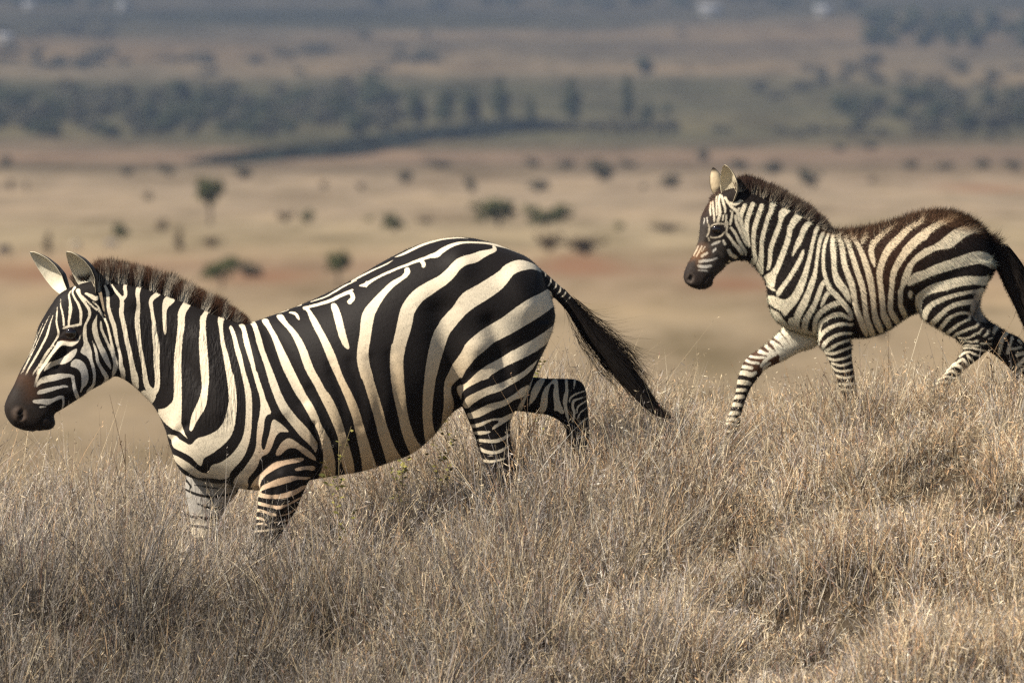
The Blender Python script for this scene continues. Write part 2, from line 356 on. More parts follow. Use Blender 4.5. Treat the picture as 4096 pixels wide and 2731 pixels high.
FOAL = '''
a S b 215,195,40 180,270,44 170,340,40 180,400,34 200,460,26 215,520,20 235,600,16
a S b 300,180,44 265,270,46 240,350,44 232,430,44 238,520,40 255,600,26 262,640,10
a S b 395,200,46 365,290,46 335,380,46 315,460,46 308,560,40 310,660,36 325,760,40 305,810,50 285,825,30
a S b 490,270,40 460,340,40 435,430,40 410,520,42 395,620,42 395,700,44 385,790,60 375,860,80 395,925,30
a P b 470,250 490,160 540,110 590,50 620,80 580,160 530,210 515,290 480,290
a S b 600,350,36 580,430,46 545,520,46 510,610,46 490,700,44 485,790,38 472,860,34 458,884,20
a P b 575,300 590,250 660,200 740,150 755,200 700,260 640,310 620,380 590,390
a S b 705,430,56 690,520,52 665,610,50 635,690,54 605,770,54 575,850,56 535,920,66 500,950,60
a P b 415,960 480,925 540,890 570,910 550,960 545,1010 530,1080 505,1085 460,1040 440,1000
a P b 690,440 700,380 740,310 800,250 860,210 870,260 820,340 770,390 735,450
a P b 455,1050 500,1080 552,1112 535,1122 500,1105 455,1070
a P b 720,758 740,680 760,600 800,520 820,460 850,400 920,340 985,290 970,350 900,430 860,500 840,570 800,640 760,700
a P b 858,670 850,740 810,830 760,920 700,1010 640,1090 600,1150 572,1182 550,1140 570,1110 610,1050 670,980 710,910 760,830 800,750 835,680
a P b 1040,400 1000,470 975,560 955,640 940,740 915,850 890,960 860,1060 830,1150 790,1220 740,1290 690,1340 655,1392 630,1380 610,1330 550,1310 500,1270 455,1240 450,1170 520,1170 560,1185 610,1210 660,1215 720,1170 760,1100 800,1020 840,930 870,840 895,760 910,680 930,600 950,520 970,440 1010,390
a P b 1085,480 1050,560 1030,640 1015,740 1000,860 990,970 960,1070 930,1160 900,1250 850,1340 815,1420 800,1480 815,1540 740,1530 690,1480 680,1440 700,1410 740,1410 760,1350 800,1270 850,1180 890,1090 920,1000 950,940 970,850 985,740 995,640 1010,560 1045,480
a P b 470,1290 530,1330 580,1350 610,1400 650,1450 700,1500 790,1550 700,1560 620,1520 560,1470 500,1380
b S b 320,250,30 290,340,32 270,430,32 265,530,34 268,640,36 285,720,40 310,800,44 345,880,56 400,930,56 460,1000,56 520,1070,56 570,1140,44 590,1200,24
b S b 275,790,40 240,850,50 205,950,50 170,1040,52 120,1130,60 70,1220,66 52,1300,66 45,1390,70
b S b 340,900,40 300,940,44 270,1000,40 243,1065,20
b S b 430,1030,56 350,1060,56 270,1110,56 210,1170,54 175,1240,50 168,1310,50 165,1370,40
b S b 590,1230,24 530,1190,38 460,1160,46 380,1170,46 300,1210,46 240,1260,44 220,1320,40 222,1385,20
b S b 375,265,34 370,340,50 378,430,60 385,520,56 388,620,50 400,700,60 430,780,80 480,850,80 520,910,72 550,970,48 572,1025,18
b S b 425,260,26 465,350,50 485,440,54 495,530,54 515,620,60 545,700,62 575,780,68 600,860,64 615,950,58 625,1040,54 650,1120,54 680,1200,58 710,1280,62 738,1350,54 758,1395,30
b S b 500,270,24 545,350,40 580,450,50 615,550,54 645,650,60 680,750,60 710,850,60 728,950,56 738,1050,52 750,1150,54 770,1240,60 800,1320,66 830,1400,60
b S b 575,265,24 640,340,44 690,430,50 730,530,60 765,640,66 795,750,68 815,850,68 830,950,60 838,1050,52 850,1150,60 870,1230,70 905,1310,66 930,1370,50
b P b 735,230 762,260 732,345 702,365 688,290
b S b 1060,165,24 960,230,46 890,290,60 835,350,66 810,430,58 820,500,54 835,560,42 850,618,8
b S b 1310,135,50 1220,200,64 1130,290,76 1050,370,86 990,450,78 950,530,70 920,620,66 905,700,66 912,800,56 925,900,56 935,1000,60 945,1090,54 950,1160,66 985,1230,76 1015,1300,60
b S b 1425,260,86 1340,310,88 1260,390,88 1190,470,80 1130,560,76 1080,650,64 1055,740,60 1045,840,50 1035,940,54 1030,1040,54 1030,1110,54 1070,1190,66 1115,1260,50
c S b 660,185,44 560,230,54 470,270,60 390,330,72 310,390,80 230,460,78 160,530,70
c S b 335,195,36 300,245,36
b S b 1180,800,50 1160,860,40 1145,900,54 1145,970,50 1145,1050,50 1170,1120,56 1205,1195,46
c P b 900,270 950,310 920,340 850,350 760,400 680,470 620,510 540,515 460,530 400,570 330,610 270,650 235,700 215,780 170,890 130,910 112,880 130,800 165,710 195,660 240,610 290,560 360,510 440,480 510,440 570,390 640,330 720,290 800,270
c P b 900,535 1000,545 1070,590 1088,680 1070,720 1000,680 920,660 840,680 740,700 640,730 540,760 430,790 340,840 250,870 190,907 185,860 210,800 260,760 350,740 420,700 500,670 580,640 680,610 780,570
c P b 1080,790 1060,850 990,900 900,880 800,890 680,910 580,950 480,960 400,990 340,1040 330,1100 325,1200 318,1245 275,1150 262,1060 275,990 330,950 400,900 500,860 600,840 700,810 800,795 900,800 980,800
c P b 190,960 215,938 240,970 235,1035 210,1035 188,1000
c S b 900,950,26 800,970,34 700,990,38 600,1020,42 500,1060,48 430,1100,54 380,1160,62 360,1220,62 350,1260,50
c S b 880,1060,48 800,1070,48 700,1090,48 610,1130,44 550,1180,44 490,1240,54 430,1300,50
c P b 1000,910 980,1000 970,1100 970,1200 1000,1260 1000,1290 900,1270 850,1200 840,1120 860,1060 890,1000 880,940
c S n 830,1235,22 832,1190,24 760,1180,26 680,1200,28 610,1240,32 560,1300,38 520,1350,36
c S n 835,1240,22 770,1270,22 700,1310,28 650,1350,30 590,1400,34
c S n 920,1290,22 900,1320,22 840,1340,22 770,1370,28 700,1400,28 650,1435,20
d S n 1285,225,18 1240,280,22 1190,300,24 1120,340,26 1040,360,22 950,345,22
d S n 1220,390,28 1150,410,22 1060,400,22 990,405,16
d S n 1420,435,14 1340,430,18 1270,430,18
d S n 1230,460,14 1150,460,20 1090,450,18 1020,465,18
d S n 1370,250,28 1350,300,32 1310,330,24
d S n 1430,350,14 1380,370,16
d S n 1330,535,18 1260,520,24 1190,500,26 1110,490,22 1010,495,18
d S n 1240,605,22 1180,580,26 1110,550,26 1040,560,26 970,610,22
d S n 1180,695,20 1130,650,26 1080,600,26
d S n 1110,745,28 1060,700,34 1010,650,34 940,690,26 850,735,24
d S n 1035,805,24 980,760,38 930,735,38 870,750,24 790,810,20
d S n 965,855,20 900,840,32 860,810,28 790,840,22 720,880,20
d S n 935,910,16 860,920,24 800,890,24 720,910,22 640,955,20
d S n 880,970,20 780,970,22 700,970,22 620,1000,20 560,1030,18
d S n 820,1060,20 720,1040,24 580,1070,24
d S n 790,1130,20 680,1120,22 550,1150,24
d S n 750,1230,18 640,1210,22 530,1240,22
d S n 730,1310,16 620,1300,22 520,1330,20
d S f 1480,200,60 1440,290,40
d S f 1630,280,44 1560,380,50 1540,470,50 1520,570,36
d S f 1700,340,28 1680,430,28 1660,480,36 1640,560,44
d S f 1830,480,22 1740,500,28 1650,510,28
d S f 1790,385,30 1830,430,24
d S f 1880,560,50 1770,590,50
d S f 1880,640,50 1800,720,50 1750,790,40
d S f 1900,760,40 1760,850,40
e P b 715,245 860,290 930,308 1010,325 1095,345 1130,500 1000,500 860,460 740,360
e S n 1460,265,24 1380,250,30 1300,260,34 1210,300,38 1150,350,38 1110,410,38
e S n 1455,350,22 1370,350,28 1290,370,32 1220,410,34 1170,460,42 1150,505,26
e S n 1460,415,18 1390,430,24 1310,460,26 1240,500,32 1180,532,28
e S n 1460,485,16 1400,510,22 1320,540,24 1250,560,28 1170,550,24
e S n 1465,565,14 1400,600,20 1330,620,22 1260,625,24 1190,598,20
e S n 1470,645,16 1400,670,20 1330,685,20 1250,660,20
e S n 1485,715,14 1420,735,20 1350,745,20 1290,730,20 1235,685,16
e S n 1490,785,18 1420,810,20 1350,810,20 1290,785,18
e S n 1500,860,14 1420,880,20 1330,875,20
e S n 1520,930,14 1430,940,18 1340,930,18
e P f 700,240 860,300 1060,430 1130,480 1000,530 900,565 800,620 700,660 700,560 640,560 600,600 540,560 460,540 560,470 620,400
e s f 680,300,20 760,400,16 810,470,8
e s f 620,400,36 700,450,22 740,490,10
e s f 570,440,44 620,490,36 660,535,12
e s f 520,500,50 580,540,28
e p f 600,600 700,580 712,600 650,665 600,680
e S f 580,560,22 540,560,22 480,545,16
e S f 550,600,22 460,600,24 380,585,20
e S f 650,570,30 590,600,34 540,650,38 510,690,28
e S f 480,660,24 400,650,28 335,620,24
e S f 600,660,20 550,700,32 535,740,30
e S f 410,710,30 350,700,34 300,695,24
e S f 450,760,30 400,780,48 330,760,48 270,765,30
e S f 385,870,40 320,860,48 255,855,44
e S f 345,940,30 290,940,34 245,940,30
e S f 320,1010,36 270,1010,42 230,1015,36
e S f 300,1100,30 240,1090,42 195,1095,30
e S f 280,1180,24 220,1180,40 165,1185,30
e S f 250,1250,24 190,1240,34 135,1250,24
e S f 240,1300,16 170,1290,22 115,1290,16
e S f 240,1360,16 170,1370,20 110,1360,14
E S b 478,770,10 505,752,16 545,740,22 595,738,20 635,748,12
E S b 448,750,12 455,790,18 450,840,18 430,885,16
E S b 445,905,12 450,940,14
E P b 466,888 500,899 560,892 600,868 628,830 636,838 616,872 578,898 520,909 472,906
E S b 400,680,8 392,740,6
E S b 430,670,10 436,730,10
E S b 545,400,10 535,470,14 540,560,16 545,640,14
E S b 620,640,14 612,700,16
E S b 475,490,14 465,570,18 470,640,16
E S b 497,480,14 500,560,18 510,630,20 515,710,16
E S b 580,400,20 565,480,26 575,560,34 580,620,36 565,680,32 555,725,26
E S b 600,420,24 620,500,28 640,560,22 640,610,16
E S b 640,440,28 680,500,28 730,560,34 780,600,34 800,680,28 830,760,22 850,840,16
E S b 700,590,12 722,620,18 710,690,28 700,745,22
E S b 760,650,28 770,720,34 800,790,34 830,860,32 860,930,28 890,990,18
E S b 655,640,18 650,700,16 640,770,16
E S b 668,715,12 658,800,22 655,860,14
E S b 710,790,28 750,840,34 790,920,36 830,990,36 870,1050,32 880,1100,18
E S b 670,870,34 710,920,34 750,980,38 800,1030,46 835,1080,46
E S b 620,940,28 640,980,22
E S b 680,1050,38 710,1100,46 765,1130,36
E S b 690,1180,26
E S b 655,1222,24
E S b 575,945,26 520,970,28 480,990,14
E S b 525,1035,26 500,1062,22
E S b 430,1080,28 370,1115,32
E S b 545,1138,18 480,1162,22 400,1170,36 345,1180,28
E S b 475,1230,26 400,1240,36 330,1230,34
E S b 430,1290,16 330,1280,16
E S b 700,500,28 760,512,38 820,475,30
E S b 800,560,18 788,605,22
E S b 330,1000,10 300,1060,12 275,1110,8
E S b 370,1000,10 335,1070,14 305,1120,8
E S b 405,1010,8 370,1060,10
'''
def parse_marks(txt):
    out = []
    for ln in txt.strip().splitlines():
        f = ln.split()
        v, k, reg = f[0], f[1], f[2]
        ox, oy, s = VIEWS[v]
        p = np.array([[float(q) for q in t.split(',')] for t in f[3:]])
        p[:, 0] = ox + p[:, 0]/s; p[:, 1] = oy + p[:, 1]/s
        if p.shape[1] == 3: p[:, 2] *= (0.86 if v == 'H' else 0.9 if v == 'E' else 1.0)/s
        if k in 'Pp':
            q = chaikin(p, 1)
        else:
            q = cr(p, 3) if len(p) > 2 else p
            if len(p) == 1: q = np.vstack([p, p+[[1, 0, 0]]])
        out.append((k, reg, q))
    return out
def sd_poly(q, V):
    n = len(q); d2 = np.full(n, 1e12); ins = np.zeros(n, bool)
    x, y = q[:, 0], q[:, 1]
    for i in range(len(V)):
        a, b = V[i], V[(i+1) % len(V)]
        e0, e1 = b-a
        w0 = x-a[0]; w1 = y-a[1]
        t = np.clip((w0*e0+w1*e1)/(e0*e0+e1*e1+1e-9), 0, 1)
        d2 = np.minimum(d2, (w0-e0*t)**2+(w1-e1*t)**2)
        c = ((a[1] <= y) != (b[1] <= y)) & (w0 < e0*w1/(e1 if abs(e1) > 1e-9 else 1e-9))
        ins ^= c
    d = np.sqrt(d2)
    return np.where(ins, d, -d)
def sd_stroke(q, S):
    best = np.full(len(q), -1e6); x, y = q[:, 0], q[:, 1]
    for i in range(len(S)-1):
        a, b = S[i], S[i+1]; e = b[:2]-a[:2]
        w0 = x-a[0]; w1 = y-a[1]
        t = np.clip((w0*e[0]+w1*e[1])/(e@e+1e-9), 0, 1)
        d = np.hypot(w0-e[0]*t, w1-e[1]*t)
        best = np.maximum(best, (a[2]+(b[2]-a[2])*t)*0.5 - d)
    return best
COAT_OFF = [-0.7]
def coat_sd(q, far, marks, pad=12.0):
    """signed distance (photo px) to the white markings, + inside white"""
    sd = np.full(len(q), -pad)
    for k, reg, S in marks:
        wmax = S[:, 2].max()/2 if S.shape[1] == 3 else 0
        lo = S[:, :2].min(0)-pad-wmax; hi = S[:, :2].max(0)+pad+wmax
        m = (q[:, 0] > lo[0]) & (q[:, 0] < hi[0]) & (q[:, 1] > lo[1]) & (q[:, 1] < hi[1])
        if reg == 'n': m &= ~far
        elif reg == 'f': m &= far
        idx = np.nonzero(m)[0]
        if not len(idx): continue
        s = sd_poly(q[idx], S) if k in 'Pp' else sd_stroke(q[idx], S)
        if k.isupper(): sd[idx] = np.maximum(sd[idx], s)
        else: sd[idx] = np.minimum(sd[idx], -s)
    return np.clip(sd+COAT_OFF[0], -pad, pad)
# ------------------------------------------------------------------ animals
def loft(sections, yc, dens=9, ring=72, exps=2.2):
    """sections: rows (ax,ay,bx,by,hw[,yoff]) in photo px; ring in the plane of (a-b) and the Y axis. Returns V, faces(list)."""
    s = np.array([list(r)+[0]*(6-len(r)) for r in sections], float)
    s = cr(s, dens)
    Vs = []
    th = np.linspace(0, 2*pi, ring, endpoint=False)
    for r in s:
        y0 = yc + r[5]/975.0
        a = P(r[0], r[1], y0); b = P(r[2], r[3], y0)
        c = (a+b)/2; u = (a-b)/2; hw = max(r[4], 2)/975.0
        ct = np.cos(th); st = np.sin(th); e = 2.0/exps
        cu = np.sign(ct)*np.abs(ct)**e; su = np.sign(st)*np.abs(st)**e
        Vs.append(c + np.outer(cu, u) + np.outer(su, [0, hw, 0]))
    n = len(Vs); V = np.vstack(Vs)
    F = []
    for i in range(n-1):
        for j in range(ring):
            k = (j+1) % ring
            F.append((i*ring+j, i*ring+k, (i+1)*ring+k, (i+1)*ring+j))
    V = np.vstack([V, Vs[0].mean(0), Vs[-1].mean(0)])
    for j in range(ring):
        k = (j+1) % ring
        F.append((n*ring, j, k)); F.append((n*ring+1, (n-1)*ring+k, (n-1)*ring+j))
    return V, F
def ellipsoid(c, r, n=16):
    V = []; F = []
    for i in range(n+1):
        ph = pi*i/n
        for j in range(2*n):
            t = pi*j/n
            V.append([c[0]+r[0]*sin(ph)*cos(t), c[1]+r[1]*sin(ph)*sin(t), c[2]+r[2]*cos(ph)])
    for i in range(n):
        for j in range(2*n):
            k = (j+1) % (2*n)
            F.append((i*2*n+j, i*2*n+k, (i+1)*2*n+k, (i+1)*2*n+j))
    return np.array(V), F
def fuse(parts, voxel, smooth, name):
    """one continuous skin over all lofts"""
    Vs = []; loops = []; sizes = []; o = 0
    for V, F in parts:
        Vs.append(V)
        for f in F:
            loops += [i+o for i in f]; sizes.append(len(f))
        o += len(V)
    me = mesh_np(name+'_tmp', np.vstack(Vs), loops, sizes)
    ob = link(name+'_tmp', me)
    m = ob.modifiers.new('r', 'REMESH'); m.mode = 'VOXEL'; m.voxel_size = voxel; m.use_smooth_shade = True
    m2 = ob.modifiers.new('s', 'SMOOTH'); m2.factor = 0.5; m2.iterations = smooth
    dg = bpy.context.evaluated_depsgraph_get()
    ev = ob.evaluated_get(dg)
    out = bpy.data.meshes.new_from_object(ev)
    bpy.data.objects.remove(ob); bpy.data.meshes.remove(me)
    n = len(out.vertices); V = np.empty(n*3, np.float32); out.vertices.foreach_get('co', V); V = V.reshape(-1, 3).astype(float)
    nf = len(out.polygons); tot = np.empty(nf, np.int32); out.polygons.foreach_get('loop_total', tot)
    L = np.empty(len(out.loops), np.int32); out.loops.foreach_get('vertex_index', L)
    bpy.data.meshes.remove(out)
    return V, L, tot
def vnormals(V, L, tot):
    st = np.zeros(len(tot), int); st[1:] = np.cumsum(tot)[:-1]
    a, b, c, = V[L[st]], V[L[st+1]], V[L[st+2]]
    fn = np.cross(b-a, c-a)
    N = np.zeros_like(V)
    for k in range(3): 
        np.add.at(N, L[st+k], fn)
    m = tot > 3
    np.add.at(N, L[st[m]+3], fn[m])
    N /= np.linalg.norm(N, axis=1)[:, None]+1e-12
    return N
def seg_dist(q, line):
    line = np.asarray(line, float); d = np.full(len(q), 1e9)
    for a, b in zip(line[:-1], line[1:]):
        e = b-a; w = q-a; t = np.clip((w@e)/(e@e+1e-9), 0, 1)
        d = np.minimum(d, np.linalg.norm(w-t[:, None]*e, axis=1))
    return d

def ear_mesh(base, tip, y0, y1, hw, open_dir, n=22, m=24, thick=0.004):
    """cupped ear: leaf-shaped shell from base to tip, hollow side facing open_dir"""
    A = P(base[0], base[1], y0); B = P(tip[0], tip[1], y1)
    ax = B-A; Ln = np.linalg.norm(ax); ax /= Ln
    od = np.array(open_dir, float); od -= ax*(od@ax); od /= np.linalg.norm(od)
    side = np.cross(ax, od)
    rows = []
    T = np.linspace(0, 1, n)
    wt = np.interp(T, [0, .12, .3, .5, .7, .85, .95, 1], [.36, .62, .94, 1.0, .84, .55, .30, .06])*hw/975.0
    arc = np.interp(T, [0, .2, .5, .8, 1], [1.75, 1.65, 1.32, 1.1, .9])
    bow = np.sin(T*pi)*0.10*hw/975.0
    outer = []; inner = []
    for t, wd, ar, bw in zip(T, wt, arc, bow):
        ph = np.linspace(-ar, ar, m)
        r = wd/max(np.sin(min(ar, pi/2)), .3)
        cx = r*np.sin(ph); cz = -r*np.cos(ph) + r*np.cos(min(ar, pi/2))*0.6
        pts = A + ax*(t*Ln) + np.outer(cx, side) + np.outer(cz, od) - od*bw
        outer.append(pts)
        r2 = r - thick*0.35
        cx = r2*np.sin(ph)*0.985; cz = -r2*np.cos(ph) + r*np.cos(min(ar, pi/2))*0.6 + thick*np.clip(np.cos(ph)+.3, 0, 1)*0.9
        inner.append(A + ax*(t*Ln) + np.outer(cx, side) + np.outer(cz, od) - od*bw)
    V = np.vstack(outer+inner); F = []
    K = n*m
    for i in range(n-1):
        for j in range(m-1):
            a = i*m+j
            F.append((a, a+1, a+m+1, a+m)); F.append((K+a, K+a+m, K+a+m+1, K+a+1))
        for j in (0, m-1):
            a = i*m+j
            F.append((a, a+m, K+a+m, K+a) if j == 0 else (a, K+a, K+a+m, a+m))
    for j in range(m-1):
        a = (n-1)*m+j; F.append((a, a+1, K+a+1, K+a))
        F.append((j, K+j, K+j+1, j+1))
    t = np.tile(np.repeat(T, m), 2); inn = np.repeat([0., 1.], K); edge = np.tile(np.tile(np.abs(np.linspace(-1, 1, m)), n), 2)
    return V, F, t, inn, edge

def coat_material(name, fuzzy):
    N = Nodes(name)
    at = lambda n: N.new('ShaderNodeAttribute', attribute_name=n)
    tc = N.new('ShaderNodeTexCoord').outputs['Object']
    sd = at('sd').outputs['Fac']
    fine = N.noise(N.mapping(tc, (1, 1, 0.35)), 420, 2, 0.6)
    mid = N.noise(tc, 75, 3, 0.55)
    s2 = N.math('ADD', sd, N.math('MULTIPLY', N.math('SUBTRACT', fine, 0.5), 5.0 if not fuzzy else 9.0))
    s2 = N.math('ADD', s2, N.math('MULTIPLY', N.math('SUBTRACT', mid, 0.5), 3.0))
    mr = N.new('ShaderNodeMapRange'); mr.interpolation_type = 'SMOOTHSTEP'
    mr.inputs['From Min'].default_value = -1.3 if not fuzzy else -3.0; mr.inputs['From Max'].default_value = 1.3 if not fuzzy else 3.0
    N.link(s2, mr.inputs['Value'])
    col = N.mix(mr.outputs[0], at('dark').outputs['Color'], at('light').outputs['Color'])
    # patchy dust and fine hair value variation
    big = N.noise(tc, 9, 3, 0.6)
    hair = N.noise(N.mapping(tc, (1, 1, 0.28), (0, 0.5, 0)), 260, 3, 0.7)
    v = N.math('ADD', N.math('MULTIPLY', hair, 0.62), N.math('MULTIPLY', big, 0.44))
    v = N.math('ADD', v, 0.47)
    mul = N.new('ShaderNodeMix', data_type='RGBA'); mul.blend_type = 'MULTIPLY'; mul.inputs[0].default_value = 1
    N.link(col, mul.inputs[6])
    cmb = N.new('ShaderNodeCombineColor'); 
    for i in range(3): N.link(v, cmb.inputs[i])
    N.link(cmb.outputs[0], mul.inputs[7])
    col2 = mul.outputs[2]
    N.link(col2, N.b.inputs['Base Color'])
    N.b.inputs['Roughness'].default_value = 0.62
    N.b.inputs['Specular IOR Level'].default_value = 0.17
    N.b.inputs['Sheen Weight'].default_value = 0.02; N.b.inputs['Sheen Roughness'].default_value = 0.5
    wr = at('wrinkle').outputs['Fac']
    wv = N.noise(N.mapping(tc, (1.0, 1.0, 0.16), (0, -0.25, 0)), 95, 2, 0.5)
    h = N.math('ADD', N.math('MULTIPLY', hair, 0.25), N.math('MULTIPLY', N.math('MULTIPLY', wv, wr), 2.6))
    h = N.math('ADD', h, N.math('MULTIPLY', mid, 0.35))
    N.link(N.bump(h, 0.7, 0.004), N.b.inputs['Normal'])
    return N.m

def hair_material(name, rough=0.6):
    N = Nodes(name)
    a = N.new('ShaderNodeAttribute', attribute_name='col')
    N.link(a.outputs['Color'], N.b.inputs['Base Color'])
    N.b.inputs['Roughness'].default_value = rough; N.b.inputs['Specular IOR Level'].default_value = 0.08
    n = N.new('ShaderNodeAttribute', attribute_name='fn')
    vt = N.new('ShaderNodeVectorTransform', vector_type='NORMAL', convert_from='OBJECT', convert_to='WORLD')
    N.link(n.outputs['Vector'], vt.inputs[0]); N.link(vt.outputs[0], N.b.inputs['Normal'])
    return N.m

def strands(name, root, direction, length, width, colr, colt, normal, parent, mat, segs=3, curl=None, org=None):
    """root,direction (N,3); a thin tapering ribbon per hair, bent by curl (N,3)"""
    n = len(root)
    side = np.cross(direction, rng.normal(size=(n, 3)))
    side /= np.linalg.norm(side, axis=1)[:, None]+1e-9
    V = np.zeros((n, 2*segs+1, 3)); C = np.zeros((n, 2*segs+1, 3))
    for k in range(segs+1):
        t = k/segs
        p = root + direction*(length*t)[:, None]
        if curl is not None: p = p + curl*(t*t*length)[:, None]
        c = colr*(1-t) + colt*t
        if k == segs:
            V[:, 2*segs] = p; C[:, 2*segs] = c
        else:
            w_ = (width*(1-t*0.75))[:, None]/2
            V[:, 2*k] = p - side*w_; V[:, 2*k+1] = p + side*w_
            C[:, 2*k] = c; C[:, 2*k+1] = c
    m = 2*segs+1
    base = (np.arange(n)*m)[:, None]
    quads = []
    for k in range(segs-1):
        quads.append(base + np.array([2*k, 2*k+1, 2*k+3, 2*k+2]))
    Q = np.stack(quads, 1).reshape(-1, 4) if quads else np.zeros((0, 4), int)
    T = base + np.array([2*segs-2, 2*segs-1, 2*segs])
    loops = np.concatenate([Q.ravel(), T.ravel()]); sizes = np.concatenate([np.full(len(Q), 4), np.full(len(T), 3)])
    V = V.reshape(-1, 3)
    if org is not None: V = V - org
    me = mesh_np(name, V, loops, sizes)
    set_attr(me, 'col', 'FLOAT_COLOR', C.reshape(-1, 3))
    set_attr(me, 'fn', 'FLOAT_VECTOR', np.repeat(normal, m, 0))
    me.materials.append(mat)
    return link(name, me, parent)

def paint(q, sd, dark, light, zones):
    """zones: (polygon px, feather px, dark colour, light colour)"""
    for poly, fe, dc, lc in zones:
        d = sd_poly(q, np.array(poly, float))
        wgt = np.clip(d/fe*0.5+0.5, 0, 1)[:, None]
        wgt = wgt*wgt*(3-2*wgt)
        if dc is not None: dark[:] = dark*(1-wgt) + np.array(dc)*wgt
        if lc is not None: light[:] = light*(1-wgt) + np.array(lc)*wgt
def hpx(view, pts):
    ox, oy, s = VIEWS[view]; return [(ox+x/s, oy+y/s) for x, y in pts]

def build_animal(name, yc, lofts, extra, ears, marks, zones, base_dark, base_light, voxel, smooth, dents, mat, wrinkle, ear_cols, base_pt):
    parts = [loft(s, yc, exps=e) for s, e in lofts] + extra
    V, L, tot = fuse(parts, voxel, smooth, name)
    N = vnormals(V, L, tot)
    Vm = V.copy(); far = V[:, 1] > yc
    Vm[:, 1] = yc - np.abs(V[:, 1]-yc)*np.where(far, 1.0, 1.0)
    q = proj(V); qm = proj(Vm)
    # legs on the far side are coloured from their own place, the trunk and head mirror the near side
    legs = far & ((V[:, 1]-yc) > 0.02)
    qq = np.where(far[:, None], qm, q)
    # dents: (polyline px, radius px, depth m, min |y|)
    for line, r, dep, ymin in dents:
        d = seg_dist(qq, line)
        g = np.exp(-(d/r)**2)*np.clip((np.abs(V[:, 1]-yc)-ymin)/0.02+0.5, 0, 1)
        V -= N*(g*dep*(1.5 if r > 13 else 1.0))[:, None]
    N = vnormals(V, L, tot)
    s_near = coat_sd(qq, np.zeros(len(V), bool), [m for m in marks if m[1] != 'f'])
    leg_q = q
    s_far = coat_sd(leg_q, np.ones(len(V), bool), [m for m in marks if m[1] != 'n'])
    low = legs & far_leg_mask(name, q)
    sd = np.where(low, s_far, s_near)
    dark = np.tile(np.array(base_dark), (len(V), 1)); light = np.tile(np.array(base_light), (len(V), 1))
    paint(qq, sd, dark, light, zones)
    wr = np.zeros(len(V))
    for poly, fe in wrinkle:
        wr = np.maximum(wr, np.clip(sd_poly(qq, np.array(poly, float))/fe, 0, 1))
    # append ears to the same mesh
    nv = len(V)
    Vs = [V]; Ls = [L]; Ts = [tot]; sds = [sd]; da = [dark]; li = [light]; wrs = [wr]; o = nv
    for ea in ears:
        EV, EF, t, inn, edge = ear_mesh(*ea)
        l = []; s_ = []
        for f in EF: l += [i+o for i in f]; s_.append(len(f))
        Ls.append(np.array(l)); Ts.append(np.array(s_)); Vs.append(EV); o += len(EV)
        c_in, c_out, c_rim, c_tip = [np.array(c) for c in ear_cols]
        k = np.clip((edge-0.80)/0.2, 0, 1)[:, None]
        col = np.where(inn[:, None] > 0.5, c_in*(1-k*0.3)+np.array([.8, .7, .5])*k*0.3, c_out*(1-k)+c_rim*k)
        tipk = np.clip((t-0.80)/0.12, 0, 1)[:, None]
        col = np.where(inn[:, None] > .5, col, col*(1-tipk)+c_tip*tipk)
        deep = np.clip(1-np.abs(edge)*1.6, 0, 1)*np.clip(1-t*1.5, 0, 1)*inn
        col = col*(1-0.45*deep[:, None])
        sds.append(np.full(len(EV), 12.0)); da.append(col); li.append(col); wrs.append(np.zeros(len(EV)))
    Va = np.vstack(Vs); La = np.concatenate(Ls); Ta = np.concatenate(Ts)
    org = P(base_pt[0], base_pt[1], yc)
    me = mesh_np(name, Va-org, La, Ta, smooth=True)
    set_attr(me, 'sd', 'FLOAT', np.concatenate(sds)); set_attr(me, 'dark', 'FLOAT_COLOR', np.vstack(da)); set_attr(me, 'light', 'FLOAT_COLOR', np.vstack(li))
    set_attr(me, 'wrinkle', 'FLOAT', np.concatenate(wrs))
    me.materials.append(mat)
    ob = link('body', me)
    return ob, org, dict(V=V, N=N, sd=sd, dark=dark, light=light, q=q, L=L, tot=tot)

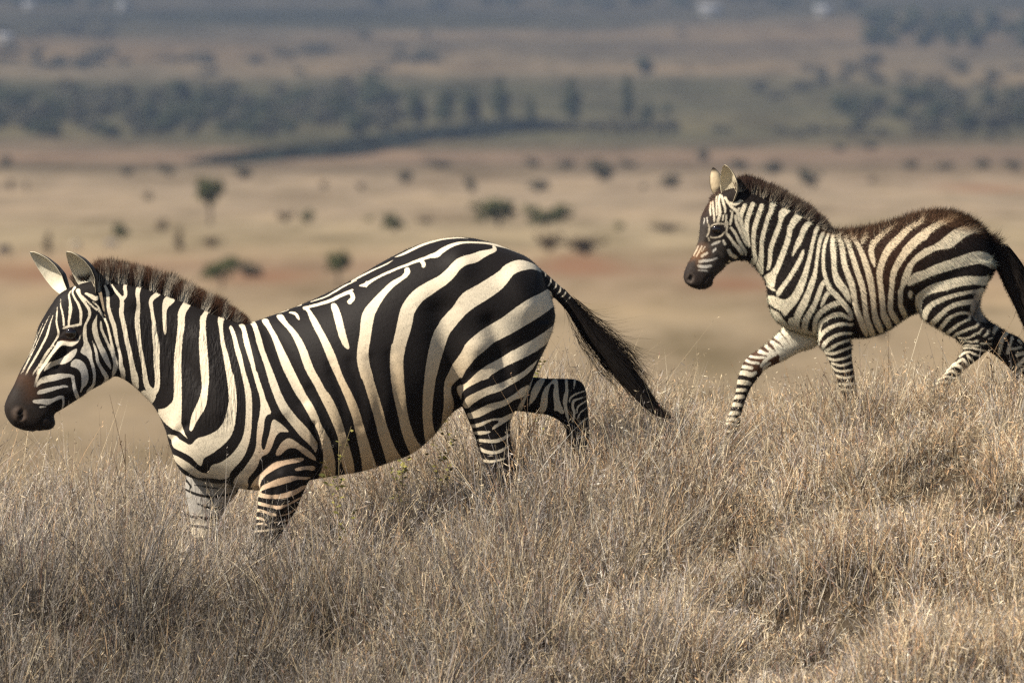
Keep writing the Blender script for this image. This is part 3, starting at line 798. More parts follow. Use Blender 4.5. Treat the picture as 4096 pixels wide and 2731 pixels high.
LEG_Q = {}
def far_leg_mask(name, q):
    m = np.zeros(len(q), bool)
    for poly in LEG_Q[name]: m |= sd_poly(q, np.array(poly, float)) > 0
    return m
def eye_part(parent, org, px, py, y, r, yaw):
    V, F = ellipsoid((0, 0, 0), (r, r*0.8, r), 14)
    loops = [i for f in F for i in f]
    c = P(px, py, y) - org
    me = mesh_np('eye', V+c, loops, [len(f) for f in F], True); me.materials.append(EYE_MAT)
    return link('eye', me, parent)
_e = Nodes('eye_gloss'); _e.b.inputs['Base Color'].default_value = (0.012, 0.007, 0.005, 1); _e.b.inputs['Roughness'].default_value = 0.06
_e.b.inputs['Coat Weight'].default_value = 1.0; _e.b.inputs['Coat Roughness'].default_value = 0.03
EYE_MAT = _e.m
FUR = hair_material('hair')
def flow_hairs(name, line, width, n, s_start, s_end, yc, ydepth, colr, colt, hw, parent, org, fly=0.15, segs=7, flyup=1.0, seed=1):
    """long hairs that run along a curve (photo px), spread by a half-width profile"""
    r = np.random.default_rng(seed)
    L = cr(line, 12); n_l = len(L)
    tang = np.gradient(L, axis=0); tang /= np.linalg.norm(tang, axis=1)[:, None]
    nrm = np.column_stack([tang[:, 1], -tang[:, 0]])      # up/right side
    ws, wv = zip(*width)
    s0 = r.uniform(s_start[0], s_start[1], n); s1 = np.minimum(s0 + r.uniform(s_end[0], s_end[1], n), 1.0)
    s1 = np.maximum(s1, s0+0.08)
    off = np.clip(r.normal(0, 0.45, n), -1, 1)
    yo = r.normal(0, 0.45, n)
    out = np.where(r.random(n) < fly, r.exponential(0.35, n), 0)*np.where(r.random(n) < 0.75*flyup, 1, -1)
    m = 2*segs+1
    V = np.zeros((n, m, 3)); C = np.zeros((n, m, 3)); Nn = np.zeros((n, m, 3))
    ph = r.uniform(0, 6.28, n)
    for k in range(segs+1):
        t = k/segs
        s = s0 + (s1-s0)*t
        x = s*(n_l-1); i = np.clip(x.astype(int), 0, n_l-2); f = (x-i)[:, None]
        c = L[i]*(1-f)+L[i+1]*f; nn = nrm[i]*(1-f)+nrm[i+1]*f
        W = np.interp(s, ws, wv)
        o = off*W + out*W*t*t*1.3 + np.sin(ph+t*5)*W*0.05
        p = c + nn*o[:, None]
        y = yc + yo*np.interp(s, ws, ydepth)/975.0*np.sqrt(np.clip(1-off**2, 0.05, 1))
        # vectorised P()
        d = FWD + np.outer((p[:, 0]-2048)/FPX, [1, 0, 0]) - np.outer((p[:, 1]-1365.5)/FPX, UPV)
        w3 = CAM + d*((y-CAM[1])/d[:, 1])[:, None]
        wdt = (hw*(1-0.7*t))
        sv = np.column_stack([nn[:, 0], np.full(n, 0.3)*np.sign(np.sin(ph)), -nn[:, 1]])
        sv /= np.linalg.norm(sv, axis=1)[:, None]
        cc = colr*(1-t)+colt*t
        nv = np.column_stack([nn[:, 0]*off, -np.sqrt(np.clip(1-off**2, .05, 1)), -nn[:, 1]*off+0.15])
        if k == segs:
            V[:, 2*segs] = w3; C[:, 2*segs] = cc; Nn[:, 2*segs] = nv
        else:
            V[:, 2*k] = w3-sv*wdt/2; V[:, 2*k+1] = w3+sv*wdt/2; C[:, 2*k] = C[:, 2*k+1] = cc; Nn[:, 2*k] = Nn[:, 2*k+1] = nv
    base = (np.arange(n)*m)[:, None]
    Q = np.stack([base+np.array([2*k, 2*k+1, 2*k+3, 2*k+2]) for k in range(segs-1)], 1).reshape(-1, 4)
    T = base+np.array([2*segs-2, 2*segs-1, 2*segs])
    me = mesh_np(name, V.reshape(-1, 3)-org, np.concatenate([Q.ravel(), T.ravel()]), np.concatenate([np.full(len(Q), 4), np.full(len(T), 3)]))
    set_attr(me, 'col', 'FLOAT_COLOR', C.reshape(-1, 3)); set_attr(me, 'fn', 'FLOAT_VECTOR', Nn.reshape(-1, 3))
    me.materials.append(FUR)
    return link(name, me, parent)

def PV(p, y):
    d = FWD + np.outer((p[:, 0]-2048)/FPX, [1, 0, 0]) - np.outer((p[:, 1]-1365.5)/FPX, UPV)
    return CAM + d*((y-CAM[1])/d[:, 1])[:, None]

def mane(name, line, n, yc, neck_hw, drop, marks, parent, org, dirf, lenf, brown, white, black, hw, tipmix, seed=3, wob=0.16):
    r = np.random.default_rng(seed)
    L = cr(line, 10); t = r.random(n)
    x = t*(len(L)-1); i = np.clip(x.astype(int), 0, len(L)-2); f = (x-i)[:, None]
    c = L[i]*(1-f)+L[i+1]*f
    # roots in a band over the crest: u = -1..1 across, dropping at the sides
    u = r.uniform(-1, 1, n)
    root2 = c + np.column_stack([np.zeros(n), drop*u*u*r.uniform(0.5, 1.1, n) + 6])
    y = yc + u*neck_hw/975.0
    R = PV(root2, y)
    tt = t
    ang = dirf(tt) + r.normal(0, wob, n)
    clump = (vnoise(np.column_stack([root2[:, 0]*0.045, u*1.5]), 1.0, 5)-0.5)
    ang = ang + clump*0.30
    D = np.column_stack([np.sin(ang), u*0.22 + r.normal(0, 0.06, n), np.cos(ang)])
    D /= np.linalg.norm(D, axis=1)[:, None]
    ln = lenf(tt)/975.0*r.uniform(0.72, 1.08, n)*(1+0.34*clump)*(1-0.12*u*u) + drop*u*u/975.0*0.8
    sd = coat_sd(root2+np.column_stack([r.normal(0, 2, n), np.full(n, 22.0)]), np.zeros(n, bool), marks)
    wgt = np.clip(sd/6+0.5, 0, 1)[:, None]
    cr_ = np.array(white)*wgt + np.array(black)*(1-wgt)
    jit = r.uniform(0.7, 1.25, n)[:, None]
    tip = (np.array(brown)*(1-tipmix*wgt) + np.array(white)*tipmix*wgt)*jit
    # blend: root colour for the first half, brown above
    return strands3(name, R, D, ln, np.full(n, hw), cr_*jit, tip, np.column_stack([D[:, 0]*0.3, np.where(u < 0, -0.9, 0.9)*np.abs(u)**0.3, 0.45+0*u]), parent, org, seed)

def strands3(name, root, D, ln, wd, c0, c1, nrm, parent, org, seed=0, segs=4, curl=0.10, knee=0.45):
    r = np.random.default_rng(seed+50); n = len(root)
    side = np.cross(D, np.column_stack([r.normal(0, .35, n), np.ones(n), r.normal(0, .35, n)])); side /= np.linalg.norm(side, axis=1)[:, None]+1e-9
    cu = r.normal(0, curl, (n, 3))
    m = 2*segs+1; V = np.zeros((n, m, 3)); C = np.zeros((n, m, 3))
    for k in range(segs+1):
        t = k/segs
        p = root + D*(ln*t)[:, None] + cu*(ln*t*t)[:, None]
        b = min(max((t-0.34)/0.42, 0), 1)
        c = c0*(1-b)+c1*b
        if k == segs: V[:, 2*segs] = p; C[:, 2*segs] = c
        else:
            w_ = (wd*(1-0.7*t))[:, None]/2
            V[:, 2*k] = p-side*w_; V[:, 2*k+1] = p+side*w_; C[:, 2*k] = c; C[:, 2*k+1] = c
    base = (np.arange(n)*m)[:, None]
    Q = np.stack([base+np.array([2*k, 2*k+1, 2*k+3, 2*k+2]) for k in range(segs-1)], 1).reshape(-1, 4) if segs > 1 else np.zeros((0, 4), int)
    T = base+np.array([2*segs-2, 2*segs-1, 2*segs])
    me = mesh_np(name, V.reshape(-1, 3)-org, np.concatenate([Q.ravel(), T.ravel()]), np.concatenate([np.full(len(Q), 4), np.full(len(T), 3)]))
    nrm = nrm/(np.linalg.norm(nrm, axis=1)[:, None]+1e-9)
    set_attr(me, 'col', 'FLOAT_COLOR', C.reshape(-1, 3)); set_attr(me, 'fn', 'FLOAT_VECTOR', np.repeat(nrm, m, 0))
    me.materials.append(FUR)
    return link(name, me, parent)

def body_fur(info, n, ln, wd, parent, org, lean, keep=None, seed=11, lift=1.0):
    """short coat hairs rooted on the skin, coloured like the skin below them"""
    r = np.random.default_rng(seed)
    V, N = info['V'], info['N']
    idx = r.integers(0, len(V), n)
    if keep is not None: idx = idx[keep[idx] > r.random(n)]
    n = len(idx)
    root = V[idx] + r.normal(0, 0.0025, (n, 3)) - N[idx]*0.001
    lnv = ln[idx]*r.uniform(0.6, 1.15, n)
    D = N[idx]*0.75 + np.array(lean) + r.normal(0, 0.28, (n, 3)); D /= np.linalg.norm(D, axis=1)[:, None]
    s = info['sd'][idx] + r.normal(0, 1.0, n)
    wgt = np.clip(s/3+0.5, 0, 1)[:, None]
    col = info['dark'][idx]*(1-wgt)+np.minimum(info['light'][idx]*lift, 0.96)*wgt
    col = col*r.uniform(0.86, 1.16, n)[:, None]
    return strands3('fur', root, D, lnv, np.full(n, wd), col, col*1.12, N[idx]*1.0, parent, org, seed, segs=2, curl=0.2)

# ---------------------------------------------------------------- adult zebra
AY = 0.0
A_marks = parse_marks(ADULT)
trunk = [(400,1122,470,1506,70),(450,1116,500,1520,74),(522,1125,541,1550,80),(600,1145,575,1583,86),(690,1180,620,1632,94),(790,1220,660,1715,116),
 (870,1255,682,1790,142),(940,1280,735,1895,170),(1000,1289,880,1935,195),(1080,1264,1035,1960,218),(1180,1228,1190,1928,246),(1300,1176,1340,1902,272),(1420,1112,1450,1884,286),
 (1540,1042,1560,1848,286),(1650,988,1650,1812,276),(1750,958,1735,1742,264),(1850,949,1800,1660,252),(1950,966,1860,1620,246),(2040,998,1940,1600,236),
 (2110,1030,2010,1585,222),(2160,1078,2085,1560,196),(2190,1150,2135,1480,158),(2213,1215,2180,1395,108),(2222,1265,2208,1330,55)]
head = [(380,1120,475,1506,64),(310,1138,455,1510,74),(243,1171,434,1520,80),(208,1214,405,1538,84),(178,1262,362,1561,82),(154,1305,328,1586,76),(140,1352,303,1602,67),
 (125,1397,278,1618,58),(104,1440,255,1633,51),(78,1488,234,1645,47),(55,1540,219,1655,48),(30,1587,216,1672,53),(17,1628,214,1694,52),(25,1667,195,1714,44),(52,1702,165,1722,30),(92,1720,130,1726,8)]
near_front = [(1060,1640,1270,1700,62,-95),(1045,1780,1285,1800,72,-112),(1035,1880,1262,1885,72,-118),(1034,1964,1229,1938,64,-116),(1031,2008,1205,1990,54,-114),(1028,2048,1183,2042,46,-112),(1023,2093,1152,2090,42,-110),
 (1012,2150,1118,2150,38,-110),(1000,2215,1085,2215,35,-110),(1002,2270,1065,2270,28,-110),(1000,2350,1052,2350,24,-110),(990,2410,1055,2410,28,-110),(980,2450,1062,2450,32,-110)]
far_front = [(760,1800,960,1800,60,95),(742,1925,958,1945,58,110),(743,1975,932,1990,50,110),(750,2016,904,2030,44,110),(757,2060,884,2070,40,110),(765,2120,872,2120,38,110),(770,2200,860,2200,34,110),
 (778,2270,842,2270,26,110),(775,2350,835,2350,24,110),(765,2400,838,2400,28,110),(758,2440,845,2440,32,110)]
near_hind = [(1790,1290,2200,1290,80,-128),(1800,1430,2165,1420,96,-128),(1834,1590,2110,1560,88,-128),(1852,1630,2082,1610,76,-126),(1868,1668,2050,1662,64,-124),(1884,1705,2041,1700,56,-122),(1900,1748,2042,1745,50,-120),(1921,1814,2048,1790,44,-118),
 (1950,1890,2062,1860,38,-116),(1985,1960,2080,1930,32,-116),(1990,2010,2070,2000,28,-116),(1965,2080,2030,2080,26,-116),(1945,2150,2010,2150,28,-116),(1930,2190,2015,2190,32,-116)]
far_hind = [(1990,1430,1960,1640,55,110),(2060,1475,2030,1645,54,116),(2110,1502,2071,1644,48,120),(2167,1511,2130,1651,42,120),(2225,1513,2190,1660,38,120),(2278,1514,2232,1680,36,120),(2318,1522,2256,1702,35,120),(2342,1553,2264,1730,33,120),
 (2350,1620,2270,1760,30,120),(2357,1700,2285,1790,27,120),(2363,1790,2302,1830,24,120),(2368,1880,2312,1890,24,120),(2374,1960,2310,1965,28,120),(2378,2000,2305,2005,32,120)]
dock = [(2085,1055,2120,1150,28),(2150,1066,2175,1165,30),(2190,1098,2196,1172,30),(2232,1136,2226,1200,27),(2272,1172,2262,1240,25),(2305,1212,2296,1290,22),(2345,1290,2326,1340,16),(2400,1380,2385,1400,9)]
hx = lambda x, y: (x/2.306, 1080+y/2.306)
def ell(px, py, y, rx, ry, rz): return ellipsoid(P(px, py, y), (rx/975, ry/975, rz/975))
extra = [ell(375, 1420, AY-0.030, 78, 52, 88), ell(375, 1420, AY+0.030, 78, 52, 88),           # jowls
         ell(284, 1318, AY-0.060, 36, 26, 30), ell(284, 1318, AY+0.060, 36, 26, 30),           # brows
         ell(85, 1655, AY-0.030, 46, 28, 42), ell(85, 1655, AY+0.030, 46, 28, 42),             # nostril swell
         ell(188, 1690, AY, 34, 40, 30),                                                       # chin
         ell(1160, 1600, AY-0.135, 130, 70, 210), ell(1160, 1600, AY+0.135, 130, 70, 210)]     # shoulders
LEG_Q['adult'] = [[(640,1925),(985,1925),(985,2600),(640,2600)], [(2052,1480),(2125,1500),(2500,1480),(2500,2300),(2052,2300)]]
zones_a = [
 (hpx('H', [(140,990),(200,955),(300,955),(322,1010),(335,1080),(335,1160),(300,1195),(305,1260),(370,1290),(440,1245),(505,1240),(530,1300),(530,1600),(-50,1600),(-50,1100)]), 9, (.024,.018,.015), (.024,.018,.015)),
 (hpx('H', [(170,990),(240,965),(300,980),(325,1080),(320,1160),(270,1170),(250,1080)]), 52, (.085,.042,.023), (.085,.042,.023)),
 (hpx('H', [(120,1300),(150,1268),(200,1270),(240,1310),(250,1370),(220,1420),(170,1400),(130,1360)]), 16, (.095,.068,.052), (.095,.068,.052)),
 (hpx('H', [(150,1310),(180,1290),(205,1310),(215,1350),(190,1372),(160,1350)]), 10, (.006,.005,.004), (.006,.005,.004)),
 (hpx('H', [(545,1000),(760,1000),(700,1260),(330,1300),(300,1230),(330,1150)]), 60, None, (.50,.47,.42)),
 (hpx('H', [(540,600),(600,540),(700,530),(760,545),(745,600),(700,655),(600,655)]), 7, (.016,.011,.010), (.016,.011,.010)),
 (hpx('H', [(560,640),(620,650),(690,640),(700,625),(700,655),(640,668),(570,660)]), 5, (.12,.055,.035), None),
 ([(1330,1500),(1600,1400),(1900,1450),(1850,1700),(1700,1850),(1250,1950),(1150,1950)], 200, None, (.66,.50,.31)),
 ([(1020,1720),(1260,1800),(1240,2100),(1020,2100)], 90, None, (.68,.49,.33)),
 ([(700,1890),(980,1920),(980,2100),(700,2100)], 30, (.02,.018,.016), (.42,.395,.355)),  # far foreleg: its shade is put into the coat as greyed whites
]
zones_a += [(hpx('H', [(690,770),(1090,770),(1050,1000),(760,1150),(600,1300),(480,1100),(600,900)]), 90, None, (.72,.69,.63))]  # cheek whites greyed, painting the shaded side of the head
dents_a = [
 ([hx(188,1325), hx(205,1300), hx(215,1345), hx(190,1370)], 9, 0.011, 0.012),
 ([hx(330,1500), hx(370,1420), hx(400,1370), hx(470,1330), hx(505,1300)], 6, 0.005, 0.0),
 ([hx(560,640), hx(640,668), hx(720,640)], 8, 0.003, 0.03), ([hx(540,610), hx(600,545), hx(700,530), hx(750,560)], 6, 0.003, 0.03),
 ([hx(420,860), hx(560,980), hx(640,1050)], 26, 0.006, 0.02),
 ([(1268,1780),(1280,1840),(1265,1905),(1245,1935)], 9, 0.012, 0.05), ([(1255,1700),(1268,1780)], 14, 0.006, 0.05),
 ([(1816,1560),(1832,1610)], 14, 0.008, 0.08), ([(1035,1955),(960,1950),(900,1940)], 10, 0.006, 0.03),
 ([(470,1400),(462,1480),(455,1520)], 12, 0.005, 0.0), ([(745,1700),(700,1740),(680,1760)], 16, 0.006, 0.03),
 ([(1240,1560),(1290,1650),(1330,1760)], 22, 0.005, 0.10), ([(1330,1500),(1400,1640),(1430,1760)], 26, 0.004, 0.12)]
dents_a += [([(985,1340),(1050,1480),(1120,1640)], 40, -0.010, 0.06), ([(1075,1330),(1150,1470),(1215,1600)], 34, 0.010, 0.06),
 ([(1760,1250),(1785,1400),(1800,1520)], 62, 0.020, 0.10), ([(1835,1035),(1850,1060)], 55, -0.014, 0.05), ([(2060,1120),(2110,1220)], 50, -0.010, 0.05),
 ([(1960,1290),(2010,1420),(2030,1540)], 36, 0.010, 0.08), ([(1900,1400),(1880,1560)], 50, -0.012, 0.08),
 ([(1400,1450),(1440,1580),(1450,1700)], 22, 0.004, 0.12), ([(1480,1440),(1515,1580),(1520,1700)], 22, 0.004, 0.12), ([(1560,1420),(1590,1560),(1590,1680)], 22, 0.004, 0.12), ([(1320,1460),(1365,1600),(1380,1720)], 20, 0.004, 0.12),
 ([(560,1240),(680,1370),(800,1540)], 30, 0.007, 0.03), ([(800,1350),(850,1500),(880,1640)], 40, -0.008, 0.05),
 ([(1130,1900),(1180,1960),(1120,2040)], 20, -0.006, 0.03), ([(1095,1960),(1090,2080)], 12, 0.005, 0.05),
 ([hx(560,700), hx(470,830), hx(380,960)], 14, -0.005, 0.02), ([hx(600,760), hx(520,900)], 16, 0.005, 0.02)]
ears_a = [((372,1176), (268,1006), AY-0.040, AY-0.090, 60, (-0.74, -0.62, 0.22)), ((268,1178), (121,1008), AY+0.050, AY+0.085, 52, (-0.80, -0.50, 0.0))]
ear_c = [(.84,.78,.62), (.13,.12,.11), (.015,.012,.01), (.40,.33,.22)]
wr_a = [([(450,1230),(700,1250),(960,1330),(1010,1500),(1000,1720),(850,1760),(700,1680),(600,1560),(470,1450)], 60), ([(680,1880),(1050,1930),(1050,2100),(680,2100)], 20),
        ([(1220,1650),(1340,1700),(1340,1900),(1240,1910)], 40)]
MAT_A = coat_material('zebra_coat', False)
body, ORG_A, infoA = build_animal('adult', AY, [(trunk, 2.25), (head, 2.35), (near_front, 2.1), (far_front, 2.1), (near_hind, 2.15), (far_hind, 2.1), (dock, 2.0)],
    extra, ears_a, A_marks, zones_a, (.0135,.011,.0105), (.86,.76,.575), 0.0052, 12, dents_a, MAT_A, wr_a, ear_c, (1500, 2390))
rootA = link('zebra', None, None, ORG_A)
tag(rootA, 'large adult zebra with bold black and cream stripes striding left through dry grass, head lowered', 'zebra', 'zebras running through the grass')
body.parent = rootA
eA = eye_part(rootA, ORG_A, 284, 1332, AY-0.0745, 0.0265, 0)
eA2 = eye_part(rootA, ORG_A, 284, 1332, AY+0.0745, 0.0265, 0)
crest = [(385,1120),(410,1117),(450,1114),(522,1123),(600,1143),(690,1178),(790,1218),(870,1252),(940,1277),(985,1290)]
mane('mane', crest, 24000, AY, 30, 46, A_marks, rootA, ORG_A,
     lambda t: np.interp(t, [0, .2, .5, .8, 1], [-0.12, 0.02, 0.22, 0.45, 0.75]),
     lambda t: np.interp(t, [0, .08, .3, .6, .8, .93, 1], [60, 84, 80, 78, 62, 32, 6]),
     (.095,.046,.026), (.86,.77,.60), (.016,.012,.010), 0.0016, 0.34, 3, 0.12)
mane('forelock', [(300,1128),(330,1122),(365,1120)], 1300, AY+0.02, 22, 10, A_marks, rootA, ORG_A,
     lambda t: np.interp(t, [0, 1], [-0.5, -0.1]), lambda t: 40+0*t, (.09,.055,.036), (.2,.15,.1), (.03,.022,.018), 0.002, 0.0, 4)
tl = [(2240,1165),(2300,1240),(2365,1330),(2430,1405),(2500,1490),(2570,1580),(2630,1645),(2690,1672)]
flow_hairs('tail_hair', tl, [(0,18),(.12,22),(.3,33),(.5,40),(.7,30),(.85,18),(1,5)], 5600, (0.0,0.55), (0.18,0.55), AY+0.0, (20,28,40,44,30,20,6),
     np.array([.012,.010,.009]), np.array([.018,.014,.012]), 0.0021, rootA, ORG_A, 0.30)
flow_hairs('tail_hair', tl, [(0,18),(.12,34),(.3,66),(.5,80),(.7,62),(.85,40),(1,12)], 1300, (0.05,0.5), (0.12,0.3), AY+0.0, (20,28,40,44,30,20,6),
     np.array([.010,.008,.007]), np.array([.024,.017,.013]), 0.0014, rootA, ORG_A, 1.0, seed=5)
# short coat hairs that break the outline a little
ln = np.full(len(infoA['V']), 0.0055)
body_fur(infoA, 50000, ln, 0.0009, rootA, ORG_A, (0.45, 0, -0.35), keep=np.where(infoA['q'][:, 1] < 2120, 1.0, 0.0))

# ---------------------------------------------------------------- foal
FY = 0.8
F_marks = parse_marks(FOAL); COAT_OFF[0] = 0.6
trunk_f = [(2950,745,3000,1050,52),(2990,752,3013,1062,56),(3050,777,3040,1092,60),(3110,806,3060,1124,64),(3170,834,3070,1160,70),(3225,866,3073,1200,78),(3275,897,3082,1238,88),(3320,924,3108,1285,98),
 (3365,930,3170,1322,108),(3410,926,3260,1343,114),(3465,919,3380,1350,120),(3530,906,3470,1348,123),(3600,884,3550,1320,124),(3670,862,3600,1284,122),(3740,850,3650,1255,120),(3810,856,3700,1245,118),
 (3870,878,3750,1230,112),(3915,908,3800,1215,104),(3955,950,3860,1190,90),(3980,1004,3918,1150,66),(3988,1052,3965,1108,30)]
head_f = [(2955,745,3002,1048,50),(2900,762,2990,1043,56),(2858,784,2975,1041,62),(2836,808,2952,1042,66),(2819,836,2930,1047,66),(2804,870,2912,1056,62),(2800,905,2900,1068,55),(2797,945,2889,1080,48),
 (2787,985,2874,1093,42),(2770,1022,2862,1104,38),(2753,1052,2855,1115,37),(2740,1080,2850,1126,38),(2734,1106,2842,1142,36),(2742,1131,2822,1156,28),(2766,1149,2796,1158,8)]
nf_f = [(3270,1120,3410,1180,44,-44),(3272,1290,3412,1290,46,-54),(3275,1376,3408,1353,40,-56),(3290,1397,3407,1390,35,-56),(3309,1430,3407,1420,30,-56),(3324,1464,3411,1455,26,-56),(3343,1502,3417,1490,24,-56),(3352,1537,3424,1535,22,-56),
 (3372,1577,3435,1572,17,-56),(3400,1617,3448,1608,15,-56),(3422,1652,3456,1645,15,-56),(3425,1682,3460,1680,18,-56)]
ff_f = [(3160,1220,3290,1320,38,50),(3137,1300,3272,1375,40,55),(3110,1334,3233,1395,36,55),(3080,1365,3194,1410,33,55),(3041,1395,3140,1440,29,55),(3003,1418,3085,1464,26,55),(2980,1441,3055,1483,24,55),(2967,1465,3040,1503,23,55),
 (2959,1490,3025,1520,22,55),(2951,1514,3010,1540,21,55),(2946,1544,2999,1560,18,55),(2940,1580,2985,1592,16,55),(2930,1613,2974,1625,15,55),(2919,1648,2965,1658,15,55),(2907,1676,2961,1690,17,55),(2897,1715,2950,1722,17,55),(2890,1757,2936,1762,19,55),(2884,1800,2930,1800,21,55)]
nh_f = [(3700,1000,3970,1050,42,-60),(3662,1160,3950,1130,50,-62),(3673,1232,3920,1195,46,-62),(3690,1276,3905,1235,42,-62),(3735,1303,3893,1262,36,-62),(3785,1335,3922,1292,31,-62),(3822,1356,3960,1325,26,-62),(3848,1381,3973,1354,23,-62),
 (3852,1396,3960,1388,21,-62),(3843,1414,3942,1407,19,-62),(3824,1439,3916,1434,18,-62),(3798,1465,3878,1462,17,-62),(3772,1497,3847,1491,16,-62),(3744,1527,3817,1528,15,-62),(3722,1557,3790,1565,15,-62),(3713,1602,3768,1606,16,-62),(3712,1648,3755,1652,17,-62),(3700,1690,3760,1692,20,-62)]
fh_f = [(3760,1100,3920,1180,44,55),(3800,1200,3922,1240,40,58),(3870,1305,3945,1275,32,60),(3930,1388,3985,1302,27,60),(3976,1419,4030,1329,25,60),(4012,1450,4076,1350,23,60),(4040,1478,4106,1386,21,60),(4050,1506,4112,1440,18,60),(4040,1545,4092,1520,16,60),(4018,1600,4060,1600,15,60),(4004,1660,4046,1665,16,60),(3996,1700,4050,1700,20,60)]
dock_f = [(3930,935,3935,1040,24),(3985,960,3970,1060,26),(4025,1020,3995,1095,25),(4060,1090,4020,1150,23),(4090,1170,4050,1210,20),(4115,1250,4080,1275,15),(4130,1320,4105,1335,8)]
extra_f = [ell(2945, 985, FY-0.022, 48, 32, 52), ell(2945, 985, FY+0.022, 48, 32, 52), ell(2866, 905, FY-0.045, 30, 24, 26), ell(2866, 905, FY+0.045, 30, 24, 26),
           ell(2772, 1108, FY-0.018, 28, 20, 28), ell(2772, 1108, FY+0.018, 28, 20, 28), ell(2832, 1128, FY, 20, 26, 22),
           ell(3340, 1180, FY-0.070, 75, 42, 120), ell(3340, 1180, FY+0.070, 75, 42, 120)]
LEG_Q['foal'] = [[(2800,1285),(3140,1285),(3300,1385),(3262,1460),(2800,1900)], [(3925,1180),(4000,1180),(4200,1300),(4200,1800),(3900,1800),(3900,1400),(3940,1300)]]
zones_f = [
 ([(3380,880),(3560,850),(3800,800),(3900,880),(3700,1000),(3560,1250),(3450,1300),(3420,1050)], 110, (.042,.018,.009), (.74,.60,.41)),
 ([(3200,780),(3400,880),(3700,820),(3900,850),(4000,950),(3900,930),(3700,880),(3420,960),(3300,930)], 22, (.105,.055,.030), (.30,.19,.11)),
 (hpx('E', [(340,640),(400,660),(470,680),(480,760),(440,800),(430,900),(420,960),(520,930),(620,940),(650,1100),(640,1250),(500,1380),(300,1300),(280,1000),(330,850)]), 22, (.062,.052,.045), (.66,.62,.55)),
 (hpx('E', [(470,400),(560,400),(600,640),(480,690),(340,690),(370,580)]), 20, (.035,.022,.017), None),
 (hpx('E', [(420,420),(500,400),(520,480),(420,580),(370,620)]), 20, (.060,.032,.020), (.45,.33,.22)),
 (hpx('E', [(290,1000),(400,990),(440,1090),(340,1180),(300,1290),(250,1200),(200,1200)]), 26, (.17,.085,.042), (.60,.47,.32)),
 (hpx('E', [(200,1180),(300,1150),(330,1280),(440,1320),(520,1330),(520,1600),(100,1600),(100,1300)]), 14, (.035,.026,.022), (.035,.026,.022)),
 (hpx('E', [(190,1370),(210,1330),(250,1320),(280,1350),(275,1410),(240,1440),(205,1420)]), 10, (.11,.085,.07), (.11,.085,.07)),
 (hpx('E', [(212,1380),(225,1345),(250,1338),(262,1365),(250,1400),(225,1405)]), 7, (.006,.005,.004), (.006,.005,.004)),
 (hpx('E', [(420,720),(560,700),(660,730),(670,860),(560,940),(430,950)]), 8, None, (.50,.43,.32)),
 (hpx('E', [(470,800),(520,770),(600,765),(625,790),(590,850),(530,880),(470,860)]), 6, (.014,.010,.010), (.014,.010,.010)),
 ([(3110,1330),(3300,1376),(3260,1500),(3000,1500),(2960,1440),(3040,1390)], 30, (.095,.046,.026), (.78,.72,.58)),
 ([(3900,1150),(3930,1260),(4000,1300),(3960,1330),(3880,1260)], 20, (.03,.025,.022), (.30,.27,.24)),
]
dents_f = [
 (hpx('E', [(220,1385),(238,1350),(250,1365),(235,1395)]), 7, 0.011, 0.008), (hpx('E', [(370,1490),(390,1420),(440,1350),(490,1320)]), 4, 0.004, 0.0),
 (hpx('E', [(460,850),(530,885),(600,860)]), 5, 0.002, 0.02), ([(3412,1290),(3420,1340),(3408,1365)], 8, 0.010, 0.03), ([(3405,1210),(3412,1290)], 9, 0.006, 0.03),
 ([(3655,1180),(3640,1225)], 8, 0.008, 0.03), (hpx('E', [(440,960),(560,1080),(600,1180)]), 14, 0.004, 0.01)]
ears_f = [((2920,812), (2899,659), FY-0.035, FY-0.052, 44, (-0.58, -0.78, 0.18)), ((2874,790), (2851,670), FY+0.030, FY+0.050, 32, (-0.45, 0.85, 0.0))]
ear_cf = [(.80,.70,.50), (.56,.45,.29), (.02,.015,.012), (.02,.015,.012)]
MAT_F = coat_material('foal_coat', True)
bodyF, ORG_F, infoF = build_animal('foal', FY, [(trunk_f, 2.2), (head_f, 2.3), (nf_f, 2.1), (ff_f, 2.1), (nh_f, 2.1), (fh_f, 2.1), (dock_f, 2.0)],
    extra_f, ears_f, F_marks, zones_f, (.0165,.0115,.0095), (.84,.74,.55), 0.0042, 9, dents_f, MAT_F, [], ear_cf, (3450, 1780))
rootF = link('zebra', None, None, ORG_F)
tag(rootF, 'small fluffy zebra foal with brown tinted stripes cantering behind the adult', 'zebra foal', 'zebras running through the grass')
bodyF.parent = rootF
eye_part(rootF, ORG_F, 2866, 918, FY-0.0550, 0.0225, 0); eye_part(rootF, ORG_F, 2866, 919, FY+0.0535, 0.0215, 0)
crest_f = [(2948,748),(2970,748),(3000,757),(3050,778),(3110,806),(3170,834),(3225,864),(3275,895),(3325,922)]
mane('mane', crest_f, 12000, FY, 26, 34, F_marks, rootF, ORG_F,
     lambda t: np.interp(t, [0, .2, .5, .8, 1], [0.05, 0.25, 0.50, 0.65, 0.95]),
     lambda t: np.interp(t, [0, .1, .3, .6, .85, 1], [40, 56, 62, 62, 44, 12]),
     (.060,.034,.026), (.62,.52,.38), (.024,.017,.014), 0.0018, 0.25, 13, 0.22)
mane('forelock', [(2850,800),(2870,786),(2890,780)], 500, FY, 18, 8, F_marks, rootF, ORG_F,
     lambda t: np.interp(t, [0, 1], [-1.0, -0.3]), lambda t: 22+16*t, (.10,.06,.05), (.3,.2,.12), (.06,.03,.02), 0.0014, 0.0, 14, 0.4)
tlf = [(4000,985),(4045,1050),(4085,1130),(4115,1210),(4140,1290),(4150,1370),(4150,1440),(4145,1500)]
